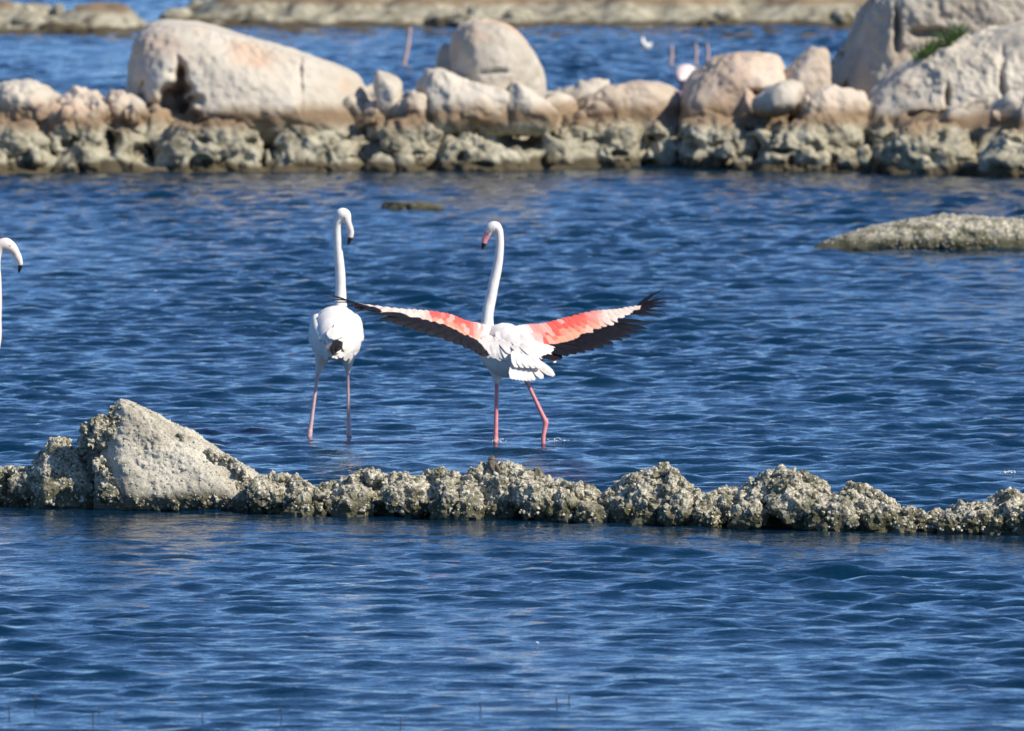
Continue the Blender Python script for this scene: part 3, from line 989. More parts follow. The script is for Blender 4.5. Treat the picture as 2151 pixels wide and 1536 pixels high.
def sweep(pts, rad, lat, n=6, seg=20, wob=0.0, seed=0):
    """closed tube along pts; rad = (side, other) half widths; lat = side direction at the start"""
    K = np.hstack([np.array(pts, float), np.array(rad, float)])
    C = catmull(K, n)
    P, R = C[:, :3], np.maximum(C[:, 3:5], 0.0008)
    T = np.gradient(P, axis=0)
    T /= np.linalg.norm(T, axis=1)[:, None]
    L = np.array(lat, float)
    V = []
    th = np.linspace(0, 2 * np.pi, seg, endpoint=False)
    for i in range(len(P)):
        L = L - T[i] * (L @ T[i])
        L /= np.linalg.norm(L)
        U = np.cross(T[i], L)
        V.append(P[i] + np.outer(np.cos(th) * R[i, 0], L) + np.outer(np.sin(th) * R[i, 1], U))
    m = len(P)
    V = np.concatenate(V + [P[:1], P[-1:]])
    if wob:
        c = np.repeat(P, seg, axis=0)
        d = V[:m * seg] - c
        V[:m * seg] += d * (wob * fbm(V[:m * seg] * 28, 3, seed))[:, None]
    F = []
    for i in range(m - 1):
        for j in range(seg):
            a, b = i * seg + j, i * seg + (j + 1) % seg
            F += [(a, b, b + seg), (a, b + seg, a + seg)]
    for j in range(seg):
        F.append((m * seg, (j + 1) % seg, j))
        F.append((m * seg + 1, (m - 1) * seg + j, (m - 1) * seg + (j + 1) % seg))
    return V, np.array(F)


FSH = {'round': lambda t: np.minimum(1, (t / 0.3) ** 0.6 * 0.45 + 0.55) * np.sqrt(np.clip(1 - (np.maximum(t - 0.62, 0) / 0.40) ** 2, 0.02, 1)),
       'long': lambda t: np.minimum(1, 0.5 + t * 2.0) * np.sqrt(np.clip(1 - (np.maximum(t - 0.55, 0) / 0.47) ** 2, 0.02, 1)),
       'point': lambda t: np.minimum(1, 0.5 + t * 1.6) * np.clip(1 - np.maximum(t - 0.35, 0) / 0.66, 0.03, 1) ** 0.75}


def feather(root, tip, width, nrm, shape='round', sag=0.0, thick=0.0012, rows=6, bend=0.0):
    root, tip, nrm = np.array(root, float), np.array(tip, float), np.array(nrm, float)
    u = tip - root
    L = np.linalg.norm(u)
    u /= L
    nrm = nrm - u * (nrm @ u)
    nrm /= np.linalg.norm(nrm)
    v = np.cross(nrm, u)
    V, F = [], []
    for i in range(rows):
        t = i / (rows - 1)
        w = width * 0.5 * float(FSH[shape](np.array(t)))
        c = root + u * L * t + nrm * (sag * 4 * t * (1 - t)) + v * bend * t * t
        V += [c - v * w - nrm * 0.05 * w, c + nrm * (thick + 0.04 * w), c + v * w - nrm * 0.05 * w, c - nrm * thick * 0.5]
    for i in range(rows - 1):
        for j in range(4):
            a, b = 4 * i + j, 4 * i + (j + 1) % 4
            F += [(a, b + 4, b), (a, a + 4, b + 4)]
    k = 4 * (rows - 1)
    F += [(0, 1, 2), (0, 2, 3), (k, k + 2, k + 1), (k, k + 3, k + 2)]
    return np.array(V), np.array(F)


def add_feather(name, parent, base, mat, *a, **k):
    V, F = feather(*a, **k)
    return obj(name, mesh_tris(name, V - base, F, False), mat, parent)


def part(name, VF, base, mat, parent, smooth=True):
    return obj(name, mesh_tris(name, VF[0] - base, VF[1], smooth), mat, parent)


def leg(base, root, pts, rads, skin, thigh_to=None, thigh_r=(0.035, 0.012)):
    """one leg: feathered thigh over the bare pink shank"""
    o = part('leg', sweep(pts, [(r, r) for r in rads], (1, 0, 0), 5, 10), base, skin, root)
    if thigh_to is not None:
        p0, p1 = np.array(pts[0]), np.array(thigh_to)
        m = 0.5 * (p0 + p1)
        part('thigh', sweep([p0 + (p0 - p1) * 0.35, p0, m, p1], [(thigh_r[0] * 1.1,) * 2, (thigh_r[0],) * 2, ((thigh_r[0] + thigh_r[1]) * 0.45,) * 2, (thigh_r[1],) * 2], (1, 0, 0), 5, 12, 0.05), base, M['white'], o)
    # webbed foot on the mud
    f = np.array(pts[-1])
    V = np.array([f + np.array(q) for q in ((-0.01, -0.02, 0.012), (0.012, -0.02, 0.012), (0.05, 0.08, 0.006), (0.0, 0.10, 0.008), (-0.05, 0.08, 0.006), (-0.01, -0.02, 0), (0.012, -0.02, 0), (0.05, 0.08, 0), (0.0, 0.10, 0), (-0.05, 0.08, 0))])
    F = np.array([(0, 1, 2), (0, 2, 3), (0, 3, 4), (5, 7, 6), (5, 8, 7), (5, 9, 8), (0, 5, 6), (0, 6, 1), (1, 6, 7), (1, 7, 2), (2, 7, 8), (2, 8, 3), (3, 8, 9), (3, 9, 4), (4, 9, 5), (4, 5, 0)])
    part('webbed_foot', (V, F), base, skin, o, False)
    return o


def bill(base, root, pts, rads, lat, ntip, mat):
    """kinked bill: coloured base and black tip"""
    k = len(pts) - ntip
    b = part('bill', sweep(pts[:k + 1], rads[:k + 1], lat, 6, 12), base, mat, root)
    part('bill_tip', sweep(pts[k:], rads[k:], lat, 6, 12), base, M['bill_black'], b)


BED = -0.42


def flamingo_folded():
    Y = G(700, 914)[1]
    base = np.array([W(700, 914, Y)[0], Y, BED])
    root = empty('flamingo', base)
    tag(root, 'white flamingo with folded wings and upright neck, back turned, standing in water', 'flamingo', 'wading flamingos')
    p = lambda px, py, dy=0.0: W(px, py, Y + dy)
    # tail -> body -> neck -> head as one surface
    pts = [p(705, 742, -0.30), p(705, 730, -0.24), p(705, 712, -0.12), p(706, 702, 0.0), p(708, 694, 0.12), p(711, 684, 0.20), p(714, 664, 0.255), p(715.5, 640, 0.27),
           p(715.5, 610, 0.27), p(714.5, 575, 0.265), p(711.5, 540, 0.26), p(708.5, 508, 0.25), p(708, 480, 0.24), p(710.5, 461, 0.235), p(717, 450, 0.23), p(724, 452, 0.23), p(728.5, 462, 0.23), p(731, 470, 0.23)]
    rad = [(0.010, 0.006), (0.05, 0.03), (0.105, 0.10), (0.120, 0.128), (0.112, 0.120), (0.085, 0.085), (0.045, 0.045), (0.030, 0.030),
           (0.026, 0.026), (0.024, 0.024), (0.0225, 0.0225), (0.020, 0.020), (0.0195, 0.0195), (0.023, 0.024), (0.028, 0.029), (0.029, 0.027), (0.022, 0.020), (0.015, 0.014)]
    part('body', sweep(pts, rad, (1, 0, 0), 7, 28, 0.035, 3), base, M['white'], root)
    bp = [p(729, 465, 0.23), p(734, 476, 0.23), p(737.5, 488, 0.23), p(736, 499, 0.23), p(733, 507, 0.23), p(731, 514, 0.23)]
    br = [(0.017, 0.018), (0.014, 0.016), (0.012, 0.014), (0.012, 0.013), (0.009, 0.010), (0.003, 0.003)]
    bill(base, root, bp, br, (0, 1, 0), 3, M['bill_pale'])
    for s in (-1, 1):
        v, f = ico(2)
        part('eye', (v * 0.0045 + p(725, 458, 0.23 + 0.026 * s), f), base, M['eye'], root)
    # folded wings: overlapping coverts over both flanks, drooping tertials, black wing tips
    for sg in (-1, 1):
        wing = part('wing', sweep([p(706 + sg * 30, 672, 0.17), p(706 + sg * 40, 690, 0.05), p(706 + sg * 38, 712, -0.08), p(706 + sg * 24, 730, -0.19), p(706 + sg * 10, 738, -0.25)],
                                  [(0.03, 0.03), (0.036, 0.072), (0.034, 0.075), (0.025, 0.045), (0.008, 0.015)], (1, 0, 0), 6, 16, 0.05, 5 + sg), base, M['white'], root)
        r = np.random.default_rng(30 + sg)
        for row in range(6):
            for k in range(6):
                a = math.radians(10 + 16.5 * k + r.uniform(-5, 5))        # round the flank from the back downwards
                t = row / 5
                yy = 0.12 - 0.32 * t + r.uniform(-0.015, 0.015)
                sh = (1 - 0.42 * t * t)
                cx, cz = 0.118 * sh * math.sin(a) * 1.02, 0.128 * sh * math.cos(a)
                c0 = p(706, 700 + 22 * t, yy) + np.array([sg * cx, 0, cz])
                nrm = np.array([sg * math.sin(a), -0.25, math.cos(a)])
                dn = np.array([-sg * 0.035 * t, -0.075 - 0.02 * r.random(), -0.040 - 0.02 * r.random()])
                tip = c0 + dn - nrm * max(0.0, dn @ nrm) + nrm * 0.002
                add_feather('covert', wing, base, M['soft'], c0 + nrm * 0.003, tip, 0.078, nrm, 'round', 0.006)
        for k in range(4):                                                # long tertials over the rump
            c0 = p(706 + sg * (8 + 9 * k), 690 + 3 * k, -0.10)
            tip = p(706 + sg * (2 + 6.5 * k) + r.uniform(-3, 3), 728 + 4 * k + r.uniform(-5, 5), -0.29 + 0.02 * k)
            add_feather('tertial', wing, base, M['soft'], c0, tip, 0.055, (sg * 0.25, -0.75, 0.6), 'long', 0.015)
    for k, (x1, y1, x2, y2) in enumerate([(714, 716, 697, 742), (709, 715, 693, 738), (718, 718, 702, 741), (716, 722, 708, 738), (712, 716, 699, 746)]):
        add_feather('wing_tip_feather', root, base, M['black'], p(x1, y1, -0.30), p(x2, y2, -0.335 - 0.004 * k), 0.026, (0.2, -1, 0.3), 'long', 0.004)
    for k, (x1, y1, x2, y2, mt) in enumerate([(704, 726, 690, 748, 'white'), (712, 730, 716, 752, 'white'), (708, 732, 706, 754, 'white'), (700, 728, 698, 752, 'white')]):
        add_feather('tail_feather', root, base, M['soft'], p(x1, y1, -0.24), p(x2, y2, -0.30), 0.036, (0.1, -0.9, 0.4), 'round', 0.006)
    # legs
    for (ax, kx, fx, fy) in ((676, 668, 650, 914), (730, 731, 733, 916)):
        a, k = p(ax, 752, -0.02), p(kx, 782, 0.0)
        b = p(fx, fy, 0.0)
        d = (b - k) / np.linalg.norm(b - k)
        low = b + d * ((b[2] - BED - 0.01) / -d[2])
        m = 0.5 * (k + b)
        leg(base, root, [a, k, m, b + (k - b) * 0.12, b, 0.5 * (b + low), low], [0.016, 0.0085, 0.0082, 0.0105, 0.0125, 0.009, 0.009], M['leg_pale'], p(kx - (0.0), 785, 0.0), (0.036, 0.0105))
    return root


flamingo_folded()


def wing_spread(root, base, Y, lead, bound, tips, mats_fun, body_side, nm, seed):
    """an open wing: arm, coverts in rows, black flight feathers; all lines given as (px, py, metres away from the bird)"""
    r = np.random.default_rng(seed)
    P = lambda q: W(q[0], q[1], Y + q[2])
    Lp = catmull([P(q) for q in lead], 12)
    Bp = catmull([P(q) for q in bound], 12)

    def at(A, s):
        x = np.clip(s, 0, 1) * (len(A) - 1)
        i = min(int(x), len(A) - 2)
        return A[i] + (A[i + 1] - A[i]) * (x - i)

    def nrm_at(s):
        e = at(Lp, min(1, s + 0.03)) - at(Lp, max(0, s - 0.03))
        c = at(Bp, s) - at(Lp, s)
        n = np.cross(e, c)
        n /= np.linalg.norm(n)
        return -n if n @ np.array([0, -0.75, 0.65]) < 0 else n

    # the fleshy arm along the leading edge carries everything
    k = 9
    arm = [at(Lp, i / (k - 1)) - nrm_at(i / (k - 1)) * 0.008 + (at(Bp, i / (k - 1)) - at(Lp, i / (k - 1))) * 0.10 for i in range(k)]
    rad = [(0.024 - 0.016 * i / (k - 1), 0.016 - 0.011 * i / (k - 1)) for i in range(k)]
    lat0 = at(Bp, 0) - at(Lp, 0)
    wing = part('wing', sweep(arm, rad, lat0, 5, 12), base, M['coral'], root)
    # flight feathers, from the innermost to the outermost
    n = len(tips)
    for i, q in enumerate(tips):
        s = i / (n - 1)
        rt = at(Lp, min(1, 0.10 + 0.93 * s)) * 0.45 + at(Bp, min(1, 0.02 + s)) * 0.55
        if s > 0.72:
            rt = at(Lp, 0.96) * (1 - 0.3) + at(Bp, 0.96) * 0.3
            rt = rt + (at(Lp, 0.80) - at(Lp, 0.96)) * (1 - s) * 2.0
        tip = P(q)
        nn = nrm_at(min(s, 0.95)) + 0.05 * r.normal(size=3)
        L = np.linalg.norm(tip - rt)
        add_feather('flight_feather', wing, base, M['black'], rt - nn * 0.004 - nn * 0.0006 * i, tip, 0.078 - 0.046 * s, nn, 'long' if s < 0.65 else 'point', 0.012 if s < 0.65 else 0.02, rows=7)
    # coverts: overlapping rows from the black edge up to the leading edge
    for row, (v0, v1, m, wd) in enumerate(((0.30, 1.02, 22, 0.064), (0.12, 0.78, 24, 0.060), (-0.02, 0.52, 26, 0.052), (-0.06, 0.28, 28, 0.044))):
        for i in range(m):
            s = (i + 0.5 * (row % 2)) / (m - 0.5)
            a0, b0 = at(Lp, s), at(Bp, s)
            s1 = min(1, s + 0.03)
            a1, b1 = at(Lp, s1), at(Bp, s1)
            nn = nrm_at(s)
            lift = 0.003 + 0.0022 * row
            rt = a0 + (b0 - a0) * v0 + nn * lift
            tp = a1 + (b1 - a1) * (v1 + r.uniform(-0.09, 0.07)) + nn * (lift - 0.001)
            f = add_feather('covert', wing, base, M['tint'], rt, tp, wd * r.uniform(0.9, 1.2) * (1 - 0.35 * s), nn + 0.03 * r.normal(size=3), 'round', 0.003)
            f.color = (*mats_fun(s + 0.03 * r.normal(), row / 3 + 0.15 * r.normal(), r), 1)
    return wing


def flamingo_spread():
    Y = G(1090, 931)[1]
    base = np.array([W(1090, 931, Y)[0], Y, BED])
    root = empty('flamingo', base)
    tag(root, 'flamingo with both coral and black wings spread wide, wading behind the ridge', 'flamingo', 'wading flamingos')
    p = lambda px, py, dy=0.0: W(px, py, Y + dy)
    fwd = np.array([-0.5, 0.866, 0])
    # body from rump to breast, neck and head
    pts = [p(1128, 772, -0.26), p(1112, 762, -0.20), p(1088, 748, -0.10), p(1066, 738, 0.0), p(1046, 727, 0.09), p(1033, 714, 0.145), p(1026, 698, 0.17), p(1023.5, 682, 0.18), p(1024.5, 660, 0.185), p(1030, 630, 0.19),
           p(1037.5, 595, 0.19), p(1044.5, 562, 0.19), p(1049, 530, 0.185), p(1050, 504, 0.18), p(1047.5, 486, 0.18), p(1041, 477, 0.18), p(1033, 479, 0.18), p(1027, 487, 0.18), p(1023.5, 494, 0.18)]
    rad = [(0.012, 0.008), (0.055, 0.045), (0.095, 0.10), (0.112, 0.125), (0.100, 0.115), (0.07, 0.075), (0.042, 0.045), (0.031, 0.031), (0.0275, 0.0275), (0.026, 0.026),
           (0.0245, 0.0245), (0.0225, 0.0225), (0.020, 0.020), (0.019, 0.019), (0.021, 0.022), (0.026, 0.027), (0.027, 0.025), (0.020, 0.019), (0.015, 0.014)]
    part('body', sweep(pts, rad, (0.866, 0.5, 0), 7, 28, 0.03, 8), base, M['white'], root)
    bp = [p(1026.5, 488, 0.18), p(1022, 496, 0.18), p(1018.5, 504, 0.18), p(1016.5, 511, 0.18), p(1014.8, 517, 0.18), p(1013.5, 524, 0.18)]
    br = [(0.018, 0.018), (0.015, 0.017), (0.013, 0.015), (0.012, 0.013), (0.009, 0.010), (0.003, 0.003)]
    bill(base, root, bp, br, (0, 1, 0), 3, M['bill'])
    for s in (-1, 1):
        v, f = ico(2)
        part('eye', (v * 0.0045 + p(1031, 485, 0.18 + 0.024 * s), f), base, M['eye'], root)

    WH, BL, CO, PE, CR = (0.84, 0.80, 0.77), (0.86, 0.62, 0.55), (0.84, 0.15, 0.12), (0.86, 0.46, 0.30), (0.86, 0.72, 0.62)

    def zone(k0, k1, k2, k3):
        def fun(s, t, r):
            """t runs from the black edge (0) to the leading edge (1)"""
            t = min(1, max(0, t))
            mid = np.array(PE) + (np.array(CO) - np.array(PE)) * min(1, t * 1.5)
            if r.random() < 0.12:
                mid = 0.5 * (mid + np.array(CR))
            keys = [(0, np.array(WH)), (k0, np.array(WH)), (k1, 0.6 * np.array(BL) + 0.4 * mid), (k1 + 0.08, mid), (k2, mid), (k3, np.array(CR)), (2, np.array(CR))]
            x = [k[0] for k in keys]
            return [float(np.interp(s, x, [k[1][c] for k in keys])) for c in range(3)]
        return fun

    mats_r, mats_l = zone(0.10, 0.24, 0.62, 0.76), zone(0.07, 0.20, 0.55, 0.68)
    lead = [(1072, 694, 0.04), (1105, 689, 0.08), (1140, 686, 0.13), (1185, 674, 0.19), (1240, 660, 0.26), (1290, 655, 0.31), (1342, 648, 0.36)]
    bound = [(1112, 752, -0.10), (1140, 757, -0.08), (1172, 744, -0.03), (1207, 716, 0.05), (1255, 697, 0.13), (1300, 674, 0.22), (1346, 649, 0.35)]
    tips = [(1168, 756, -0.12), (1180, 754, -0.11), (1194, 747, -0.10), (1211, 743, -0.08), (1229, 740, -0.05), (1248, 735, -0.02), (1268, 729, 0.01), (1288, 722, 0.04),
            (1307, 714, 0.08), (1324, 707, 0.12), (1341, 699, 0.16), (1358, 690, 0.20), (1375, 680, 0.25), (1389, 669, 0.30), (1400, 658, 0.35), (1408, 646, 0.40), (1413, 635, 0.44), (1409, 625, 0.47), (1394, 609, 0.49)]
    wing_spread(root, base, Y, lead, bound, tips, mats_r, 1, 'right', 60)
    lead = [(1030, 692, 0.04), (1005, 686, 0.0), (980, 680, -0.05), (940, 665, -0.11), (890, 658, -0.18), (830, 653, -0.25), (745, 642, -0.34)]
    bound = [(1040, 752, -0.14), (1008, 735, -0.15), (980, 710, -0.17), (935, 692, -0.21), (890, 680, -0.26), (830, 665, -0.32), (748, 645, -0.37)]
    tips = [(1008, 746, -0.22), (1000, 740, -0.23), (988, 733, -0.25), (972, 727, -0.27), (953, 721, -0.29), (934, 714, -0.31), (915, 707, -0.33), (895, 700, -0.35),
            (872, 694, -0.37), (848, 687, -0.39), (826, 679, -0.41), (800, 671, -0.43), (774, 662, -0.45), (748, 655, -0.47), (724, 645, -0.48), (704, 636, -0.49), (690, 629, -0.50), (679, 623, -0.50), (669, 617, -0.50)]
    wing = wing_spread(root, base, Y, lead, bound, tips, mats_l, -1, 'left', 61)
    add_feather('alula', wing, base, M['blush'], p(864, 664, -0.22), p(859, 648, -0.22), 0.026, (0, -1, 0.2), 'point', 0.004)
    # white scapulars draped from both shoulders over the back
    r = np.random.default_rng(9)
    for i in range(30):
        t = r.random()
        a = np.array([1015 + 85 * t, 694 + 8 * t + r.uniform(-2, 26)])
        b = a + np.array([20 + 18 * t + r.uniform(-10, 10), 34 + r.uniform(-8, 10)])
        dy = 0.02 - 0.06 * t - 0.003 * (a[1] - 694)
        add_feather('scapular', root, base, M['soft'], p(a[0], a[1], dy - 0.05), p(b[0], b[1], dy - 0.12), 0.06, (0.25, -0.8, 0.55), 'round', 0.012)
    for i in range(9):     # tertials hanging from the near wing root over the flank
        a = (1000 + 9 * i, 712 + 1.5 * i)
        b = (1004 + 12.5 * i, 742 + 3.2 * i + r.uniform(-4, 4))
        add_feather('tertial', root, base, M['soft'], p(a[0], a[1], -0.10 - 0.006 * i), p(b[0], b[1], -0.17 - 0.008 * i), 0.06, (-0.1, -0.85, 0.5), 'round', 0.012)
    for i in range(8):     # and from the far one
        a = (1092 + 8 * i, 706 + 3 * i)
        b = (1100 + 10 * i, 742 + 2.2 * i + r.uniform(-5, 5))
        add_feather('tertial', root, base, M['soft'] if i < 5 else M['cream'], p(a[0], a[1], -0.06 + 0.004 * i), p(b[0], b[1], -0.15 + 0.008 * i), 0.055, (0.3, -0.8, 0.5), 'round', 0.012)
    add_feather('tertial', root, base, M['blush'], p(1150, 738, -0.05), p(1166, 762, -0.12), 0.04, (0.3, -0.8, 0.5), 'round', 0.008)
    # tail fan
    for i in range(9):
        t = i / 8
        tipx, tipy = 1074 + 62 * t + 28 * max(0, t - 0.8) * 5, 796 + 4 * math.sin(t * 3) - 7 * max(0, t - 0.8) * 5
        add_feather('tail_feather', root, base, M['cream'] if i % 3 == 1 else M['soft'], p(1086 + 32 * t, 752 + 4 * t, -0.22 - 0.02 * t), p(tipx, tipy, -0.33 + 0.03 * t), 0.045, (0.3, -0.9, 0.35), 'round', 0.006)
    for i in range(5):
        t = i / 4
        add_feather('tail_covert', root, base, M['soft'], p(1082 + 28 * t, 738 + 5 * t, -0.21), p(1084 + 50 * t, 772 + 2 * t, -0.30), 0.05, (0.3, -0.9, 0.4), 'round', 0.01)
    # legs
    a, k, b = p(1044, 776, 0.03), p(1043.5, 808, 0.03), p(1041, 930, 0.02)
    low = np.array([b[0], b[1], BED + 0.01])
    leg(base, root, [a, k, 0.5 * (k + b), b + (k - b) * 0.13, b, 0.5 * (b + low), low], [0.018, 0.0095, 0.0095, 0.011, 0.0125, 0.009, 0.009], M['leg'], p(1043.5, 806, 0.03), (0.042, 0.013))
    a, k, h, b = p(1098, 775, -0.02), p(1106, 800, -0.02), p(1146, 886, -0.03), p(1141, 931, -0.04)
    low = np.array([b[0] + 0.03, b[1], BED + 0.01])
    leg(base, root, [a, k, 0.5 * (k + h), h + (k - h) * 0.12, h, h + (b - h) * 0.35, b, 0.5 * (b + low), low], [0.02, 0.0095, 0.009, 0.011, 0.0135, 0.011, 0.010, 0.009, 0.009], M['leg'], p(1107, 803, -0.02), (0.03, 0.011))
    return root


flamingo_spread()


def flamingo_edge():
    Y = G(-60, 944)[1]
    base = np.array([W(-70, 944, Y)[0], Y, BED])
    root = empty('flamingo', base)
    tag(root, 'pinkish flamingo in profile with only its drooped head and neck showing', 'flamingo', 'wading flamingos')
    p = lambda px, py, dy=0.0: W(px, py, Y + dy)
    pts = [p(-190, 765, 0), p(-165, 752, 0), p(-125, 738, 0), p(-85, 735, 0), p(-50, 735, 0), p(-27, 735, 0), p(-14, 724, 0), p(-9, 704, 0), p(-8, 670, 0), p(-7, 630, 0), p(-7.5, 590, 0), p(-8.5, 560, 0), p(-7, 535, 0),
           p(0, 518, 0), p(11, 514, 0), p(21, 518.5, 0), p(29, 526, 0), p(34, 534, 0)]
    rad = [(0.01, 0.01), (0.05, 0.045), (0.10, 0.11), (0.115, 0.125), (0.10, 0.10), (0.06, 0.06), (0.04, 0.035), (0.031, 0.028), (0.027, 0.025), (0.025, 0.025), (0.023, 0.023), (0.021, 0.021), (0.023, 0.023),
           (0.027, 0.029), (0.029, 0.032), (0.026, 0.029), (0.021, 0.023), (0.018, 0.018)]
    part('body', sweep(pts, rad, (0, 1, 0), 7, 26, 0.03, 12), base, M['cream'], root)
    bp = [p(31, 529, 0), p(37, 540, 0), p(41.5, 550, 0), p(42.5, 557, 0), p(41, 565, 0), p(39.5, 573, 0)]
    br = [(0.018, 0.021), (0.016, 0.019), (0.013, 0.014), (0.010, 0.0115), (0.008, 0.009), (0.003, 0.003)]
    bill(base, root, bp, br, (0, 1, 0), 3, M['cream'])
    for s in (-1, 1):
        v, f = ico(2)
        part('eye', (v * 0.0045 + p(21, 516, 0.024 * s), f), base, M['eye'], root)
        part('wing', sweep([p(-40, 718, 0.07 * s), p(-80, 724, 0.10 * s), p(-130, 735, 0.085 * s), p(-185, 755, 0.02 * s)], [(0.02, 0.03), (0.03, 0.075), (0.03, 0.07), (0.006, 0.012)], (0, 1, 0), 6, 14, 0.04, 3), base, M['white'], root)
    for (x, dy) in ((-95, 0.03), (-75, -0.03)):
        a, k, b = p(x, 775, dy), p(x, 800, dy), p(x + 3, 944, dy)
        low = np.array([b[0], b[1], BED + 0.01])
        leg(base, root, [a, k, 0.5 * (k + b), b, 0.5 * (b + low), low], [0.016, 0.009, 0.009, 0.012, 0.009, 0.009], M['leg'], p(x, 806, dy), (0.036, 0.012))


flamingo_edge()


def flamingo_feeding():
    Y = 98.0
    base = np.array([W(1442, 200, Y)[0], Y, BED])
    root = empty('flamingo', base)
    tag(root, 'distant pale pink flamingo bent down feeding behind the domed boulder', 'flamingo', 'wading flamingos')
    p = lambda px, py, dy=0.0: W(px, py, Y + dy)
    pts = [p(1428, 168, -0.26), p(1434, 162, -0.16), p(1440, 156, -0.02), p(1442, 156, 0.10), p(1443, 160, 0.20), p(1446, 172, 0.30), p(1449, 192, 0.36), p(1450, 212, 0.36), p(1450, 222, 0.32)]
    rad = [(0.01, 0.01), (0.065, 0.045), (0.092, 0.075), (0.085, 0.07), (0.055, 0.05), (0.03, 0.03), (0.024, 0.024), (0.024, 0.024), (0.012, 0.012)]
    part('body', sweep(pts, rad, (1, 0, 0), 6, 20, 0.03, 4), base, M['blush'], root)
    for x in (1432, 1452):
        a, b = p(x, 165, 0.0), p(x, 225, 0.0)
        low = np.array([b[0], b[1], BED + 0.01])
        leg(base, root, [a, 0.5 * (a + b), b, low], [0.02, 0.009, 0.012, 0.009], M['leg'])


flamingo_feeding()


# ------------------------------------------------------------------ small things
def wader():
    Y = ridge_y(1035) + 0.13
    base = W(1036, 1000, Y)
    root = empty('wader', base)
    tag(root, 'small grey-brown wader with white belly perched on the ridge top', 'bird')
    p = lambda px, py, dy=0.0: W(px, py, Y + dy)
    part('body', sweep([p(1050, 996, -0.02), p(1044, 990, -0.01), p(1037, 983, 0.0), p(1033, 975, 0.01), p(1032.5, 968, 0.015), p(1034, 962, 0.015), p(1035.5, 958, 0.01)],
                       [(0.006, 0.006), (0.022, 0.020), (0.030, 0.026), (0.024, 0.022), (0.015, 0.015), (0.015, 0.015), (0.004, 0.004)], (0, 1, 0), 6, 16, 0.06, 2), base, M['wader_back'], root)
    part('belly', sweep([p(1048, 999, -0.03), p(1044, 998, -0.036), p(1040, 995, -0.036), p(1037, 991, -0.025)], [(0.003, 0.003), (0.009, 0.009), (0.009, 0.009), (0.003, 0.003)], (1, 0, 0), 6, 12), base, M['wader_belly'], root)
    part('bill', sweep([p(1033, 964, 0.02), p(1029, 965, 0.025), p(1024, 967, 0.03)], [(0.004, 0.004), (0.003, 0.003), (0.001, 0.001)], (0, 1, 0), 4, 8), base, M['bill_black'], root)
    for s in (-1, 1):
        part('leg', sweep([p(1038 + 3 * s, 994, 0), p(1038 + 4 * s, 1000, 0), p(1038 + 4 * s, 1008, 0)], [(0.003, 0.003)] * 3, (1, 0, 0), 4, 6), base, M['stem'], root)
        part('wing', sweep([p(1036 + 5 * s, 975, -0.012), p(1039 + 6 * s, 984, -0.022), p(1046 + 4 * s, 994, -0.02)], [(0.006, 0.008), (0.010, 0.014), (0.003, 0.003)], (1, 0, 0), 5, 10), base, M['wader_back'], root)


wader()


def stakes():
    for (x0, y0, x1, y1, r, lab) in [(862, 58, 848, 138, 0.018, 'tall leaning pinkish stake in the channel beside the round white boulder'),
                                     (1411, 96, 1409, 137, 0.016, 'short pinkish stake in the channel, apart from the pair'),
                                     (1462, 92, 1461, 134, 0.014, 'thin pinkish stake of the close pair in the channel'),
                                     (1486, 92, 1486, 132, 0.014, 'thin pinkish stake of the close pair in the channel')]:
        b = G(x1, y1)
        t = W(x0, y0, b[1])
        lo = b + (b - t) / np.linalg.norm(b - t) * 0.40
        V, F = sweep([lo, b, 0.5 * (b + t) + np.array([0.006, 0, 0]), t], [(r * 1.1,) * 2, (r,) * 2, (r * 0.9,) * 2, (r * 0.6,) * 2], (1, 0, 0), 5, 8, 0.1, 3)
        tag(obj('stake', mesh_tris('stake', V - b, F, True), M['stake'], loc=b), lab, 'stake', 'stakes standing in the far channel')


stakes()


def gull():
    b = G(1356, 100)
    root = empty('gull', b)
    tag(root, 'tiny white gull afloat on the far channel', 'bird')
    p = lambda px, py: W(px, py, b[1])
    part('body', sweep([p(1369, 92), p(1363, 96), p(1357, 96), p(1351, 91), p(1350, 84), p(1351, 78)], [(0.006, 0.006), (0.022, 0.02), (0.03, 0.026), (0.024, 0.022), (0.02, 0.02), (0.006, 0.006)], (0, 1, 0), 6, 14), b, M['white'], root)
    part('bill', sweep([p(1351, 82), p(1347, 83), p(1343, 85)], [(0.006, 0.006), (0.004, 0.004), (0.001, 0.001)], (0, 1, 0), 4, 8), b, M['bill'], root)
    part('wing', sweep([p(1354, 92), p(1360, 94), p(1370, 90)], [(0.012, 0.01), (0.026, 0.012), (0.004, 0.004)], (0, 1, 0), 5, 10), b, M['white'], root)


gull()


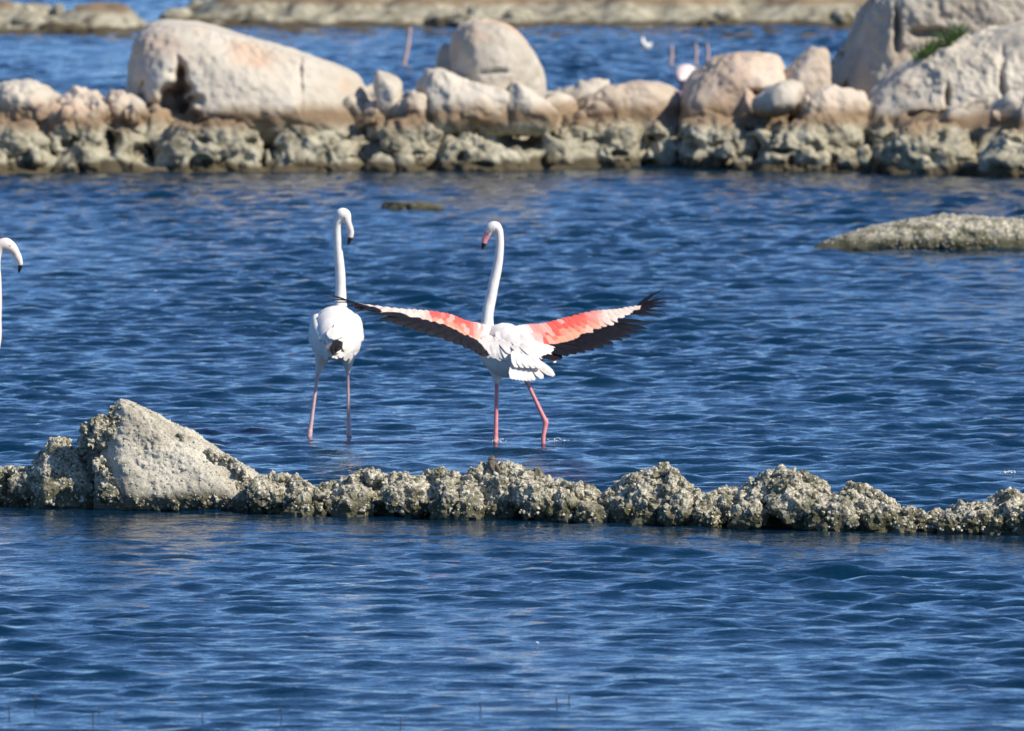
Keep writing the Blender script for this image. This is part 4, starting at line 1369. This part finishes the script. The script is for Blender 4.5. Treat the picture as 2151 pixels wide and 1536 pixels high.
def grass_tuft(x, y, Y, n, spread, lab, seed):
    r = np.random.default_rng(seed)
    b = W(x, y, Y)
    acc = Acc()
    for i in range(n):
        t = r.uniform(-1, 1)
        rt = W(x + spread[0] * t, y - spread[1] * t, Y) + np.array([0, r.uniform(-0.04, 0.04), 0])
        L = r.uniform(0.05, 0.14)
        tip = rt + np.array([r.normal() * 0.05, -0.05 + r.normal() * 0.03, L])
        V, F = feather(rt, tip, 0.016, (r.normal() * 0.3, -1, 0.2), 'point', 0.01, 0.001, 4)
        acc.add(V, F)
    V, F = acc.get()
    root = tag(obj('grass_tuft', mesh_tris('grass_tuft', V - b, F, True), M['grass'], loc=b), lab, 'grass', 'grass tufts in the boulder crack')


grass_tuft(1985, 98, 89.05, 80, (42, 26), 'bright green grass tuft rooted in the crack of the towering slope', 3)
grass_tuft(1935, 125, 89.0, 16, (18, 8), 'thin sparse grass tuft lower down the same crack', 4)


def stems():
    r = np.random.default_rng(3)
    for (x, y, h) in [(591, 1507, 13), (196, 1522, 20), (74, 1478, 9), (207, 1498, 9), (1170, 1484, 10), (842, 1524, 8), (425, 1515, 7), (1010, 1492, 7), (1195, 1476, 6), (20, 1500, 8)]:
        b = G(x, y)
        t = W(x + r.uniform(-4, 4), y - h * 0.8, b[1])
        lo = np.array([b[0], b[1], BED])
        V, F = sweep([lo, b, t], [(0.003, 0.003), (0.0018, 0.0018), (0.0008, 0.0008)], (1, 0, 0), 4, 6)
        tag(obj('reed', mesh_tris('reed', V - lo, F, True), M['stem'], loc=lo), 'thin dark reed tip poking out of open foreground water', 'reed', 'reed tips in the foreground water')


stems()


def spray():
    r = np.random.default_rng(8)
    for (x, y, sx, sy, n, lab) in [(1165, 927, 24, 6, 26, 'fine white spray beside the bent leg of the spread-winged flamingo'),
                                   (1050, 928, 18, 8, 14, 'fine white spray beside the straight leg of the spread-winged flamingo'),
                                   (2118, 994, 13, 5, 22, 'small burst of white drops on open water behind the flat-topped ridge rock'),
                                   (326, 612, 4, 4, 5, 'lone white speck of foam on open water beside the pinkish flamingo'),
                                   (1128, 1351, 4, 2, 5, 'lone white speck of foam on the foreground water')]:
        b = G(x, y + 4)
        acc = Acc()
        v, f = ico(1)
        for i in range(n):
            c = W(x + r.normal() * sx * 0.5, y - abs(r.normal()) * sy * 0.5, b[1] + r.normal() * 0.02)
            c[2] = max(c[2], 0.006)
            acc.add(v * r.uniform(0.0018, 0.0045) * np.array([1.3, 1, 0.8]) + c, f)
        V, F = acc.get()
        tag(obj('water_spray', mesh_tris('water_spray', V - b, F, True), M['drop'], loc=b), lab, 'spray', None, 'stuff')


spray()
